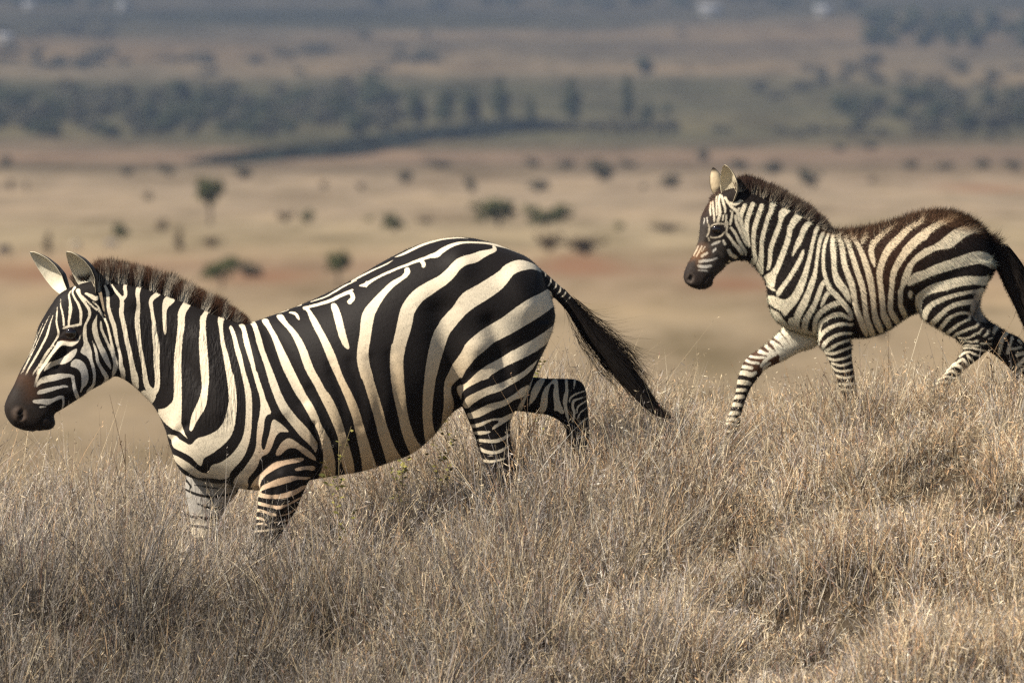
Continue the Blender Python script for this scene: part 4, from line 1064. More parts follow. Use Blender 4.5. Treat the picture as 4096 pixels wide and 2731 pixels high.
flow_hairs('tail_hair', tlf, [(0,26),(.2,34),(.4,38),(.6,36),(.8,26),(1,8)], 4200, (0.0,0.6), (0.14,0.4), FY, (20,26,30,28,20,6),
     np.array([.014,.011,.010]), np.array([.03,.022,.017]), 0.0018, rootF, ORG_F, 0.45, seed=8)
# fluffy foal coat
Vq = infoF['q']; Nf = infoF['N']
top = np.clip((Nf[:, 2]-0.35)/0.4, 0, 1)*(Vq[:, 0] > 3330)*(Vq[:, 1] < 1120)
lnf = 0.011 + 0.020*top + 0.016*((Vq[:, 0] > 3960) & (Vq[:, 1] < 1060)) 
onhead = (Vq[:, 0] < 2960) & (Vq[:, 1] < 1170); lnf = np.where(onhead, 0.004, lnf)
legsq = Vq[:, 1] > 1400; lnf = np.where(legsq, 0.0045, lnf)
infoF2 = dict(infoF); dk = infoF['dark'].copy(); dk[top > 0.3] = dk[top > 0.3]*0.6 + np.array([.07,.038,.021])*0.6; infoF2['dark'] = dk
body_fur(infoF2, 120000, lnf, 0.0010, rootF, ORG_F, (0.45, 0, -0.25), seed=21, lift=1.3)
infoF3 = dict(infoF2); 
body_fur(infoF3, 60000, lnf*1.15, 0.0011, rootF, ORG_F, (0.35, 0, 0.15), keep=top, seed=22)
# ------------------------------------------------------------------ ground sheet
ys = np.concatenate([np.arange(-90, -12, 2.0), np.arange(-12, 6, 0.06), np.geomspace(6, 300, 60)[0:], np.geomspace(306, 16000, 150)])
us = np.linspace(-1, 1, 301)
hwid = 7 + 0.16*np.maximum(ys+54, 0) + np.clip(ys-200, 0, 1e9)*0.05
GXX = us[None, :]*hwid[:, None]; GYY = np.repeat(ys[:, None], len(us), 1)
GZZ = ground_z(GXX, GYY)
ni, nj = GXX.shape
ii, jj = np.meshgrid(np.arange(ni-1), np.arange(nj-1), indexing='ij')
a = (ii*nj+jj).ravel()
me = mesh_np('ground', np.column_stack([GXX.ravel(), GYY.ravel(), GZZ.ravel()]), np.column_stack([a, a+1, a+nj+1, a+nj]), np.full(len(a), 4), True)
N = Nodes('savanna_ground')
geo = N.new('ShaderNodeNewGeometry'); pos = geo.outputs['Position']
sep = N.new('ShaderNodeSeparateXYZ'); N.link(pos, sep.inputs[0]); Yc = sep.outputs['Y']; Xc = sep.outputs['X']
# log distance along the valley, warped by noise
lw = N.noise(N.mapping(pos, (1/420, 1/1500, 0)), 1.0, 4, 0.6)
lw2 = N.noise(N.mapping(pos, (1/70, 1/600, 0)), 1.0, 3, 0.6)
ly = N.math('LOGARITHM', N.math('MAXIMUM', Yc, 1.0), 10.0)
warp = N.math('ADD', N.math('MULTIPLY', N.math('SUBTRACT', lw, 0.5), 0.16), N.math('MULTIPLY', N.math('SUBTRACT', lw2, 0.5), 0.035))
u = N.math('DIVIDE', N.math('SUBTRACT', N.math('ADD', ly, warp), 2.4), 1.8)      # 2.4 -> 250 m, 4.2 -> 16 km
def U(row): return (math.log10(row_to_y(row))-2.4)/1.8
st = [(0.0, (0.296,0.223,0.154)), (U(1500), (0.296,0.226,0.157)), (U(1250), (0.306,0.233,0.159)), (U(1150), (0.299,0.218,0.149)), (U(1098), (0.294,0.214,0.149)), (U(1080), (0.277,0.190,0.131)), (U(1055), (0.272,0.185,0.128)), (U(1035), (0.304,0.223,0.154)),
      (U(960), (0.332,0.260,0.176)), (U(900), (0.321,0.251,0.174)), (U(850), (0.311,0.238,0.174)), (U(760), (0.321,0.247,0.185)), (U(690), (0.297,0.226,0.171)), (U(668), (0.159,0.124,0.092)), (U(645), (0.197,0.148,0.114)), (U(615), (0.230,0.164,0.130)),
      (U(560), (0.183,0.144,0.107)), (U(530), (0.102,0.097,0.065)), (U(430), (0.116,0.105,0.072)), (U(350), (0.145,0.123,0.090)), (U(290), (0.184,0.149,0.113)), (U(250), (0.154,0.126,0.095)), (U(190), (0.115,0.094,0.074)), (U(140), (0.130,0.106,0.082)), (U(90), (0.096,0.083,0.064)), (U(40), (0.061,0.056,0.044)), (1.0, (0.061,0.056,0.044))]
base = N.ramp(u, st)
m1 = N.noise(N.mapping(pos, (1/22, 1/260, 0)), 1.0, 5, 0.62)
m2 = N.noise(N.mapping(pos, (1/420, 1/800, 0)), 1.0, 4, 0.6)
tuft = N.noise(N.mapping(pos, (1/3.0, 1/3.0, 0)), 1.0, 4, 0.7)
g1 = N.ramp(m1, [(0.34, (.64,.62,.58)), (0.5, (1, 1, 1)), (0.66, (1.20, 1.17, 1.10))])
g4 = N.ramp(N.noise(N.mapping(pos, (1/6, 1/80, 0)), 1.0, 4, 0.6), [(0.34, (.72,.72,.66)), (0.5, (1, 1, 1)), (0.7, (1.12, 1.1, 1.06))])
g2 = N.ramp(m2, [(0.36, (.50,.56,.46)), (0.49, (.95, .95, .93)), (0.62, (1.40, 1.26, 1.12))])
g3 = N.ramp(tuft, [(0.3, (.72,.72,.70)), (0.6, (1.08, 1.08, 1.08))])
far = N.new('ShaderNodeMapRange'); far.inputs['From Min'].default_value = 1500; far.inputs['From Max'].default_value = 3500; N.link(Yc, far.inputs['Value'])
c = N.mix(1.0, base, g1, 'MULTIPLY'); c = N.mix(1.0, c, g3, 'MULTIPLY'); c = N.mix(1.0, c, g4, 'MULTIPLY')
c = N.mix(far.outputs[0], c, N.mix(1.0, N.mix(1.0, c, g2, 'MULTIPLY'), (.86,.84,.80), 'MULTIPLY'))
# red earth bank, dark soil under the near grass
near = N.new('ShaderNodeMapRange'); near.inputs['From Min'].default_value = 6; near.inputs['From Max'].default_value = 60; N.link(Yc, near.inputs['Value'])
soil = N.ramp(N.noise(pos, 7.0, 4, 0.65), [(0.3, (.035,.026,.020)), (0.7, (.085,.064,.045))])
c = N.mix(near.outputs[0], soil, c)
# bare reddish earth patches on the plain
rp = N.noise(N.mapping(pos, (1/30, 1/120, 0)), 1.0, 3, 0.5)
rband = N.ramp(u, [(U(1120), (0, 0, 0)), (U(1085), (1, 1, 1)), (U(1030), (1, 1, 1)), (U(1010), (0, 0, 0))])
rm = None
for px_, row_, w_, r0, r1 in ((2300, 1035, 330, 1075, 985), (250, 1085, 900, 1130, 1050), (1050, 1085, 500, 1120, 1055), (3950, 745, 420, 765, 728), (3900, 1045, 420, 1085, 1000), (2950, 1120, 420, 1150, 1085), (3300, 930, 260, 945, 915)):
    yc_ = row_to_y(row_); k_ = (yc_-CAM[1])/FPX; xc_ = (px_-2048)*k_; ry_ = (row_to_y(r1)-row_to_y(r0))/2; rx_ = w_/2*k_
    dx_ = N.math('DIVIDE', N.math('SUBTRACT', Xc, xc_), rx_); dy_ = N.math('DIVIDE', N.math('SUBTRACT', Yc, yc_), ry_)
    dd = N.math('SQRT', N.math('ADD', N.math('MULTIPLY', dx_, dx_), N.math('MULTIPLY', dy_, dy_)))
    mk_ = N.math('SUBTRACT', N.math('ADD', 1.25, N.math('MULTIPLY', N.math('SUBTRACT', rp, 0.5), 1.6)), dd, clamp=True)
    rm = mk_ if rm is None else N.math('MAXIMUM', rm, mk_)
c = N.mix(N.math('MULTIPLY', rm, 0.85), c, (.235, .125, .078))
c = N.mix(1.0, c, (.97, 1.0, .97), 'MULTIPLY')
N.link(c, N.b.inputs['Base Color']); N.b.inputs['Roughness'].default_value = 1.0; N.b.inputs['Specular IOR Level'].default_value = 0.0
N.link(N.bump(tuft, 0.5, 0.25), N.b.inputs['Normal'])
me.materials.append(N.m)
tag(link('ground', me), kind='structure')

# ------------------------------------------------------------------ foreground grass
def grass_material(name):
    N = Nodes(name)
    a = N.new('ShaderNodeAttribute', attribute_name='col')
    N.link(a.outputs['Color'], N.b.inputs['Base Color']); N.b.inputs['Roughness'].default_value = 0.7; N.b.inputs['Specular IOR Level'].default_value = 0.22
    tr = N.new('ShaderNodeBsdfTranslucent'); N.link(a.outputs['Color'], tr.inputs['Color'])
    mx = N.new('ShaderNodeMixShader'); mx.inputs[0].default_value = 0.16
    N.link(N.b.outputs[0], mx.inputs[1]); N.link(tr.outputs[0], mx.inputs[2]); N.link(mx.outputs[0], N.out.inputs['Surface'])
    return N.m
GM = grass_material('dry_grass')
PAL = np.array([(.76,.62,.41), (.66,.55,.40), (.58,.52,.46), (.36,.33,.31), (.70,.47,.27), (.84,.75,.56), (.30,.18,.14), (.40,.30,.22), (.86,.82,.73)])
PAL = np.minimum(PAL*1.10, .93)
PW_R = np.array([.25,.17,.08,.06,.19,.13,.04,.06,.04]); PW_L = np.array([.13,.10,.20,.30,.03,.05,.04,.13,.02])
def blades(n, xy, h, lean, width, seed, segs=3, base_dark=0.5, z0=None, curl=0.35):
    r = np.random.default_rng(seed)
    x, y = xy[:, 0], xy[:, 1]
    z = ground_z(x, y) - 0.02
    az_ = r.uniform(0, 2*pi, n)
    ln = np.abs(r.normal(0, 1, n))*lean
    D = np.column_stack([np.cos(az_)*ln + 0.06, np.sin(az_)*ln, np.ones(n)])
    D /= np.linalg.norm(D, axis=1)[:, None]
    cu = np.column_stack([np.cos(az_), np.sin(az_), -0.25*np.ones(n)])*np.abs(r.normal(0, curl, n))[:, None] + r.normal(0, 0.10, (n, 3))
    sa = r.uniform(-1.1, 1.1, n)
    side = np.column_stack([np.cos(sa), np.sin(sa), np.zeros(n)])
    root = np.column_stack([x, y, z])
    if z0 is not None: root[:, 2] += z0
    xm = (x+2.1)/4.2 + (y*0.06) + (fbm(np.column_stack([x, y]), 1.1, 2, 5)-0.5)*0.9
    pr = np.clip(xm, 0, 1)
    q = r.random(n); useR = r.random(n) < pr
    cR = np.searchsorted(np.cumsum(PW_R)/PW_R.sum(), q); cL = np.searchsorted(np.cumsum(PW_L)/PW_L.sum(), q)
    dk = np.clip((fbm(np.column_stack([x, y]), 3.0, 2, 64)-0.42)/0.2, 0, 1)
    col = PAL[np.clip(np.where(useR, cR, cL), 0, len(PAL)-1)]*(r.uniform(0.62, 1.25, n)*(0.74+0.26*dk)*(1-0.48*np.clip((0.4-x)/1.5, 0, 1)*np.clip((-0.4-y)/0.9, 0, 1)))[:, None]  # last factor paints a shadow into the blade colour at front left
    m = 2*segs+1; V = np.zeros((n, m, 3), np.float32); C = np.zeros((n, m, 4), np.float32); C[..., 3] = 1
    for k in range(segs+1):
        t = k/segs
        p = root + D*(h*t)[:, None] + cu*(h*t*t)[:, None]
        c = col*(0.17+0.97*min(t*1.15, 1))  # old bases darker, deepened further to paint shade into the gaps
        if k == segs: V[:, 2*segs] = p; C[:, 2*segs, :3] = c
        else:
            w_ = (width*(1-0.55*t))[:, None]/2
            V[:, 2*k] = p-side*w_; V[:, 2*k+1] = p+side*w_; C[:, 2*k, :3] = c; C[:, 2*k+1, :3] = c
    base = (np.arange(n)*m)[:, None]
    Q = np.stack([base+np.array([2*k, 2*k+1, 2*k+3, 2*k+2]) for k in range(segs-1)], 1).reshape(-1, 4)
    T = base+np.array([2*segs-2, 2*segs-1, 2*segs])
    return V.reshape(-1, 3), Q, T, C.reshape(-1, 4), (root, D, cu, h, col)
def flakes(info, per, size, seed):
    """seed husks and broken leaf bits along the stems"""
    r = np.random.default_rng(seed); root, D, cu, h, col = info
    n = len(root); idx = r.integers(0, n, int(n*per)); t = r.uniform(0.30, 1.0, len(idx))**0.6; k = len(idx)
    p = root[idx] + D[idx]*(h[idx]*t)[:, None] + cu[idx]*(h[idx]*t*t)[:, None] + r.normal(0, .003, (k, 3))
    d1 = r.normal(0, 1, (k, 3)); d1[:, 2] += 0.9; d1 /= np.linalg.norm(d1, axis=1)[:, None]
    d2 = np.cross(d1, r.normal(0, 1, (k, 3))); d2 /= np.linalg.norm(d2, axis=1)[:, None]
    L_ = (r.uniform(.5, 1.5, k)*size)[:, None]; W_ = (r.uniform(.0008, .0019, k))[:, None]
    V = np.stack([p, p+d1*L_*.5+d2*W_, p+d1*L_, p+d1*L_*.5-d2*W_], 1).reshape(-1, 3)
    Q = (np.arange(k)*4)[:, None]+np.arange(4)
    c = col[idx]*r.uniform(0.7, 1.35, (k, 1))
    C = np.ones((k, 4, 4), np.float32); C[..., :3] = c[:, None, :]
    return V, Q, C.reshape(-1, 4)
def lump(x, y):
    p = np.column_stack([x, y])
    a_ = fbm(p, 1.5, 2, 77); b_ = vnoise(p, 3.4, 78); c_ = vnoise(p, 7.5, 79)
    return np.clip(0.56 + (a_-0.5)*2.0 + (b_-0.5)*1.5 + (c_-0.5)*0.55, 0.0, 1.12)
def hgt(x, y):
    b = np.interp(x, [-2.6, -1.6, -0.6, 0.2, 0.7, 0.92, 1.15, 1.6, 2.6], [0.46, 0.46, 0.45, 0.40, 0.33, 0.25, 0.28, 0.235, 0.22])
    return b*(0.17 + 0.93*lump(x, y))
XR = (-2.75, 2.85)
rr = np.random.default_rng(103)
NB = 178000
def pts(n, y0, y1, spread=0.022, per=9):
    c = np.column_stack([rr.uniform(*XR, n//per+1), rr.uniform(y0, y1, n//per+1)])
    k = rr.integers(0, len(c), n); return c[k] + rr.normal(0, spread, (n, 2))
xy = pts(NB, -8.2, 2.1)
left = np.clip((0.3-xy[:, 0])/1.2, 0, 1)*np.clip((-0.5-xy[:, 1])/0.8, 0, 1)
xy = xy[rr.random(NB) > left*0.42]; NB = len(xy)
hh = hgt(xy[:, 0], xy[:, 1])*rr.uniform(0.55, 1.08, NB)
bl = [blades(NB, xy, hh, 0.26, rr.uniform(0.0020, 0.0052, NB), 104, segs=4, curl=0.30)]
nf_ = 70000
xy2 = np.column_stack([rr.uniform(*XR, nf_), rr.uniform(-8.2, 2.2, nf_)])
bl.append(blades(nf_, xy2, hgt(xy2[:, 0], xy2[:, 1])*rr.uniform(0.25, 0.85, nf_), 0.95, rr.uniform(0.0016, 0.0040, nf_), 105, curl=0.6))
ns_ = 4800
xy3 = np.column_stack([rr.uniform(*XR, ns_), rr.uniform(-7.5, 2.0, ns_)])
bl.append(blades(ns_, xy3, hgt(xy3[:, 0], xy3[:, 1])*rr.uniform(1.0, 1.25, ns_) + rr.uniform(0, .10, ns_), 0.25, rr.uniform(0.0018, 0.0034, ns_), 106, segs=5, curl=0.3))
nc_ = 30000
xy4 = pts(nc_, 0.9, 2.1)
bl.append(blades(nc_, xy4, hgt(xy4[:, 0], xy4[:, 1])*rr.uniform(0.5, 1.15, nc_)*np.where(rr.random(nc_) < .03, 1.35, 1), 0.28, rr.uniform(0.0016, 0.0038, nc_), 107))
nk_ = 1500
xy5 = np.column_stack([rr.uniform(*XR, nk_), rr.uniform(-0.2, 2.0, nk_)])
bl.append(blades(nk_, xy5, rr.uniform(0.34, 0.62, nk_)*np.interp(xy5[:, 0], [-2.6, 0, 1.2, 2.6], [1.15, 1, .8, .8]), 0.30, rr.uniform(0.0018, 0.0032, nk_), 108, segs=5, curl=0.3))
nt_ = 5000
tc_ = np.array([(1.10, 0.30), (1.32, 0.35), (1.46, 0.25), (1.75, 0.5), (1.9, 0.5), (1.62, 0.5), (0.50, -.35), (0.30, -.42), (0.74, -0.28), (-.9, .35), (-1.5, .5), (-2.0, .3)])
kt_ = rr.integers(0, len(tc_), nt_); xy6 = tc_[kt_] + rr.normal(0, 1, (nt_, 2))*[0.075, 0.06]
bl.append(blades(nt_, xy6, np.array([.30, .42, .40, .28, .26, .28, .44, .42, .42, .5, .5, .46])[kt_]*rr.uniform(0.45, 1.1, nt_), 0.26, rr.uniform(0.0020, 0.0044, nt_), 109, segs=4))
Vs = []; Qs = []; Ts = []; Cs = []; o = 0
for V_, Q_, T_, C_, inf in bl:
    Vs.append(V_); Qs.append(Q_+o); Ts.append(T_+o); Cs.append(C_); o += len(V_)
fl = [flakes(bl[0][4], 2.3, 0.034, 201), flakes(bl[0][4], 1.0, 0.012, 211), flakes(bl[1][4], 0.7, 0.022, 202), flakes(bl[2][4], 7.0, 0.014, 203), flakes(bl[3][4], 2.2, 0.026, 204), flakes(bl[4][4], 7, 0.013, 205), flakes(bl[5][4], 2.2, 0.026, 206)]
for V_, Q_, C_ in fl:
    Vs.append(V_); Qs.append(Q_+o); Cs.append(C_); o += len(V_)
Qa = np.vstack(Qs); Ta_ = np.vstack(Ts)
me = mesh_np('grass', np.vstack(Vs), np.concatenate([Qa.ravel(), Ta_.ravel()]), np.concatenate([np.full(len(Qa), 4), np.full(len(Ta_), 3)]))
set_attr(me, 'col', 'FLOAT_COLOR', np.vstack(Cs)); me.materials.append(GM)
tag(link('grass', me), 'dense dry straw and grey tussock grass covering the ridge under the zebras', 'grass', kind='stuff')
del bl, fl, Vs, Qs, Ts, Cs
# ------------------------------------------------------------------ plants on the plain
def leaf_mat(name, c1, c2):
    N = Nodes(name)
    oi = N.new('ShaderNodeAttribute', attribute_name='rnd')
    N.link(N.ramp(oi.outputs['Fac'], [(0, c1), (1, c2)]), N.b.inputs['Base Color'])
    N.b.inputs['Roughness'].default_value = 0.75; N.b.inputs['Specular IOR Level'].default_value = 0.15
    return N.m
LM_GREEN = leaf_mat('acacia_leaf', (.050,.060,.022), (.115,.125,.048))
LM_DARK = leaf_mat('dark_leaf', (.024,.034,.018), (.060,.074,.034))
LM_HEDGE = leaf_mat('hedge_leaf', (.012,.018,.015), (.030,.038,.026))
LM_GREY = leaf_mat('grey_leaf', (.060,.062,.040), (.125,.115,.080))
LM_BROWN = leaf_mat('dry_leaf', (.085,.060,.038), (.19,.145,.085))
LM_YEL = leaf_mat('pale_leaf', (.16,.15,.06), (.28,.26,.11))
def plain_mat(name, col, rough=0.9):
    N = Nodes(name)
    tc = N.new('ShaderNodeTexCoord').outputs['Object']
    n = N.noise(tc, 3.0, 3, 0.6)
    N.link(N.ramp(n, [(0.3, tuple(0.75*c for c in col)), (0.7, tuple(1.15*c for c in col))]), N.b.inputs['Base Color'])
    N.b.inputs['Roughness'].default_value = rough; N.b.inputs['Specular IOR Level'].default_value = 0.1
    return N.m
BARK = plain_mat('bark', (.13,.10,.075))
def crown_mesh(name, lobes, n, leaf, mat, seed):
    """leaf-sized faces spread through the volume of several lobes; lobes rows (x,y,z,rx,ry,rz) for a 1 m tall plant"""
    r = np.random.default_rng(seed); lobes = np.array(lobes, float)
    wgt = lobes[:, 3]*lobes[:, 4]*lobes[:, 5]; wgt = (wgt**0.7)/np.sum(wgt**0.7)
    k = r.choice(len(lobes), n, p=wgt)
    d = r.normal(0, 1, (n, 3)); d /= np.linalg.norm(d, axis=1)[:, None]
    rad = r.uniform(0.25, 1.0, n)**0.5
    # clumps: pull leaves to cluster centres
    p = lobes[k, :3] + d*lobes[k, 3:6]*rad[:, None]
    ncl = max(n//45, 8); ci = r.integers(0, n, ncl); cc = p[ci]
    near = r.integers(0, ncl, n)
    d2 = None
    q = np.where((r.random(n) < 0.75)[:, None], cc[near] + r.normal(0, 1, (n, 3))*np.mean(lobes[:, 3:6])*0.17, p)
    nn = q - np.average(lobes[:, :3], axis=0, weights=wgt); nn /= np.linalg.norm(nn, axis=1)[:, None]+1e-6
    nrm = nn + r.normal(0, 0.6, (n, 3)); nrm /= np.linalg.norm(nrm, axis=1)[:, None]
    t1 = np.cross(nrm, r.normal(0, 1, (n, 3))); t1 /= np.linalg.norm(t1, axis=1)[:, None]; t2 = np.cross(nrm, t1)
    s = (leaf*r.uniform(0.5, 1.4, n))[:, None]
    V = np.stack([q-t1*s, q+t2*s*.6, q+t1*s, q-t2*s*.6], 1).reshape(-1, 3)
    me = mesh_np(name, V, (np.arange(n)*4)[:, None]+np.arange(4), np.full(n, 4))
    set_attr(me, 'rnd', 'FLOAT', np.repeat(np.clip(r.normal(.5, .25, n), 0, 1), 4)); me.materials.append(mat)
    return me
def tube_mesh(name, paths, mat, ring=7):
    V = []; L = []; S = []; o = 0
    for pts in paths:
        pts = np.array(pts, float)
        for i, (x, y, z, r_) in enumerate(pts):
            for j in range(ring):
                t = 2*pi*j/ring; V.append([x+r_*cos(t), y+r_*sin(t), z])
        for i in range(len(pts)-1):
            for j in range(ring):
                k = (j+1) % ring; L += [o+i*ring+j, o+i*ring+k, o+(i+1)*ring+k, o+(i+1)*ring+j]; S.append(4)
        L += [o+j for j in range(ring)][::-1]; S.append(ring); L += [o+(len(pts)-1)*ring+j for j in range(ring)]; S.append(ring)
        o += len(pts)*ring
    me = mesh_np(name, V, L, S, True); me.materials.append(mat)
    return me
def plant_kind(kind, seed):
    """returns (crown mesh, trunk mesh), unit height 1, unit width 1"""
    r = np.random.default_rng(seed)
    if kind == 'acacia':      # rounded crown on a clear trunk
        lob = [(0, 0, .66, .28, .28, .24)] + [(r.uniform(-.34, .34), r.uniform(-.25, .25), r.uniform(.5, .88), r.uniform(.10, .22), r.uniform(.10, .22), r.uniform(.08, .16)) for _ in range(7)]
        tr = [[(0, 0, -.03, .055), (.02, 0, .2, .045), (0, 0, .42, .035), (.06, 0, .7, .015)], [(0, 0, .3, .03), (-.12, .03, .5, .02), (-.2, .05, .66, .01)], [(0, 0, .34, .03), (.12, -.03, .52, .02), (.2, -.04, .66, .01)]]
        return crown_mesh('crown', lob, 2600, .038, LM_GREEN, seed), tube_mesh('trunk', tr, BARK)
    if kind == 'umbrella':    # flat topped, wide
        lob = [(-.02, 0, .50, .34, .34, .26)] + [(r.uniform(-.42, .42), r.uniform(-.3, .3), r.uniform(.28, .78), r.uniform(.12, .24), r.uniform(.12, .22), r.uniform(.10, .20)) for _ in range(7)]
        tr = [[(-.05, 0, -.03, .03), (-.03, 0, .2, .025), (0, 0, .5, .018)], [(-.03, 0, .15, .02), (.2, 0, .5, .01)], [(-.04, 0, .15, .02), (-.24, 0, .55, .01)]]
        return crown_mesh('crown', lob, 2600, .034, LM_GREEN, seed), tube_mesh('trunk', tr, BARK)
    if kind in ('bush', 'dark_bush', 'brown_bush', 'pale_bush'):
        lob = [(r.uniform(-.28, .28), r.uniform(-.2, .2), r.uniform(.32, .62), r.uniform(.2, .34), r.uniform(.2, .3), r.uniform(.24, .36)) for _ in range(3)] + [(r.uniform(-.4, .4), r.uniform(-.3, .3), r.uniform(.2, .8), r.uniform(.08, .18), r.uniform(.08, .18), r.uniform(.08, .2)) for _ in range(6)] + [(0, 0, .32, .30, .3, .30)]
        tr = [[(0, 0, -.03, .03), (dx*.4, 0, .25, .02), (dx, dx*.3, .6, .008)] for dx in (-.25, -.08, .1, .26)]
        m = dict(bush=LM_GREEN, dark_bush=LM_GREY, brown_bush=LM_BROWN, pale_bush=LM_YEL)[kind]
        return crown_mesh('foliage', lob, 1700, .040, m, seed), tube_mesh('stem', tr, BARK)
    if kind in ('forest', 'grey_forest'):
        lob = [(r.uniform(-.2, .2), r.uniform(-.2, .2), r.uniform(.3, .8), r.uniform(.2, .32), r.uniform(.2, .3), r.uniform(.14, .26)) for _ in range(7)] + [(0, 0, .5, .3, .3, .42)]
        tr = [[(0, 0, -.03, .03), (.01, 0, .3, .022), (0, 0, .85, .008)]]
        return crown_mesh('crown', lob, 1600, .042, LM_DARK if kind == 'forest' else LM_GREY, seed), tube_mesh('trunk', tr, BARK)
    if kind == 'poplar':
        lob = [(r.uniform(-.08, .08), r.uniform(-.08, .08), z, w_, w_, .14) for z, w_ in ((.3, .34), (.45, .38), (.6, .34), (.74, .28), (.88, .18))]
        tr = [[(0, 0, -.03, .04), (.01, 0, .3, .03), (0, 0, .9, .01)]]
        return crown_mesh('crown', lob, 1500, .042, LM_DARK, seed), tube_mesh('trunk', tr, BARK)
KINDS_ = {k: [plant_kind(k, 500+i*7+j) for j in range(3)] for i, k in enumerate(('acacia', 'umbrella', 'bush', 'dark_bush', 'brown_bush', 'pale_bush', 'forest', 'grey_forest', 'poplar'))}
def at_row(px, row):
    """stand a thing on the plain where the ground crosses this photo row"""
    y = row_to_y(row)
    for _ in range(3):
        x = (px-2048)/FPX*(y-CAM[1])
        z = float(ground_z(np.array([x]), np.array([y]))[0])
        rr_ = proj(np.array([[x, y, z]]))[0, 1]
        y = row_to_y(row - (rr_-row)) if abs(rr_-row) > 1 else y
    x = (px-2048)/FPX*(y-CAM[1]); z = float(ground_z(np.array([x]), np.array([y]))[0])
    return x, y, z, (y-CAM[1])/FPX
pr_ = random.Random(5)
def plant(kind, cx, base, w_, h_, name, label, cat, group=None, var=None):
    """cx, base row, width and height in 2352-px photo units"""
    s = 4096/2352
    x, y, z, mpp = at_row(cx*s, base*s)
    cm, tm = KINDS_[kind][pr_.randrange(3) if var is None else var]
    root = link(name, None, None, (x, y, z))
    W = w_*s*mpp; H = h_*s*mpp
    a = link(cm.name.split('.')[0], cm, root); b = link(tm.name.split('.')[0], tm, root)
    for o in (a, b):
        o.scale = (W, W, H)
    root.rotation_euler = (0, 0, pr_.uniform(-0.5, 0.5))
    tag(root, label, cat, group)
    return root
ACG = 'trees and bushes dotted over the plain'
plant('acacia', 481, 516, 74, 116, 'acacia_tree', 'lone upright acacia with rounded crown and clear trunk above the adult zebra neck', 'tree', ACG, 0)
plant('bush', 278, 550, 44, 50, 'bush', 'small dark bush on the plain above the adult zebra ears', 'bush', ACG)
plant('brown_bush', 371, 532, 36, 32, 'bush', 'low olive bush between the lone acacia and the small dark bush', 'bush', ACG)
plant('brown_bush', 109, 588, 24, 62, 'bush', 'thin upright dry shrub left of the adult zebra ears', 'bush', ACG)
plant('brown_bush', 412, 582, 26, 66, 'bush', 'narrow leaning dry shrub just below the lone acacia', 'bush', ACG)
plant('brown_bush', 488, 566, 60, 26, 'bush', 'low faint dry bush between the lone acacia and the green spreading bush', 'bush', ACG)
plant('brown_bush', 655, 508, 56, 28, 'bush', 'sparse grey twiggy bush beside the brighter round bush', 'bush', ACG)
plant('bush', 705, 512, 44, 36, 'bush', 'round green bush with the twiggy grey bush on its left side', 'bush', ACG)
plant('brown_bush', 745, 434, 26, 22, 'bush', 'tiny faint bush on the pale plain below the end of the long hedge', 'bush', ACG)
plant('brown_bush', 830, 436, 30, 20, 'bush', 'small faint bush left of the dark bush pair under the hedge', 'bush', ACG)
plant('bush', 905, 532, 60, 54, 'bush', 'dark round bush standing above the adult zebra rump', 'bush', ACG)
plant('umbrella', 1150, 524, 118, 76, 'acacia_tree', 'left of the two wide flat acacias standing side by side above the rump', 'tree', ACG, 0)
plant('umbrella', 1256, 526, 118, 62, 'acacia_tree', 'right of the two wide flat acacias standing side by side above the rump', 'tree', ACG, 1)
plant('umbrella', 512, 662, 98, 84, 'acacia_tree', 'green spreading small acacia just above the adult zebra mane', 'tree', ACG, 2)
plant('dark_bush', 575, 636, 96, 38, 'bush', 'low dark bush trailing to the right of the spreading acacia above the mane', 'bush', ACG)
plant('acacia', 776, 662, 60, 92, 'acacia_tree', 'small green topped tree above the adult zebra back', 'tree', ACG, 1)
plant('dark_bush', 930, 420, 54, 34, 'bush', 'blue grey bush on the plain, leftmost of three under the tree belt', 'bush', ACG)
plant('dark_bush', 1082, 442, 38, 42, 'bush', 'upright blue grey bush, middle of three under the tree belt', 'bush', ACG)
plant('dark_bush', 1236, 440, 78, 32, 'bush', 'wide low blue grey bush, rightmost of three under the tree belt', 'bush', ACG)
plant('dark_bush', 1540, 432, 66, 38, 'bush', 'low dark bush left of the foal ears', 'bush', ACG)
plant('dark_bush', 1478, 436, 20, 16, 'bush', 'tiny dark bush left of the low bush by the foal ears', 'bush', ACG)
plant('dark_bush', 1615, 372, 40, 38, 'bush', 'dark bush on the brown field above the foal ears', 'bush', ACG)
plant('dark_bush', 1385, 414, 80, 56, 'bush', 'spreading grey green bush between the tree belt and the foal', 'bush', ACG)
plant('dark_bush', 1775, 402, 66, 40, 'bush', 'grey green bush rising behind the foal mane', 'bush', ACG)
plant('dark_bush', 1866, 432, 66, 58, 'bush', 'dark round bush right of the foal mane', 'bush', ACG)
plant('brown_bush', 2004, 422, 22, 22, 'bush', 'tiny lone bush on the pale strip right of the foal mane', 'bush', ACG)
plant('pale_bush', 1424, 528, 34, 26, 'bush', 'small yellowish bush on the plain left of the foal head', 'bush', ACG)
plant('brown_bush', 1535, 532, 100, 22, 'bush', 'long low brown bush left of the foal face', 'bush', ACG)
plant('brown_bush', 1345, 584, 120, 50, 'bush', 'dark brown bush on the red earth bank right of the adult rump', 'bush', ACG)
plant('brown_bush', 1262, 578, 80, 56, 'bush', 'reddish brown bush on the left end of the red earth bank', 'bush', ACG)
plant('brown_bush', 980, 512, 60, 14, 'bush', 'very low faint scrub right of the dark round bush', 'bush', ACG)
plant('pale_bush', 850, 508, 34, 14, 'bush', 'very low pale scrub left of the dark round bush above the rump', 'bush', ACG)
plant('brown_bush', 340, 462, 26, 26, 'bush', 'tiny grey bush left of the lone acacia', 'bush', ACG)
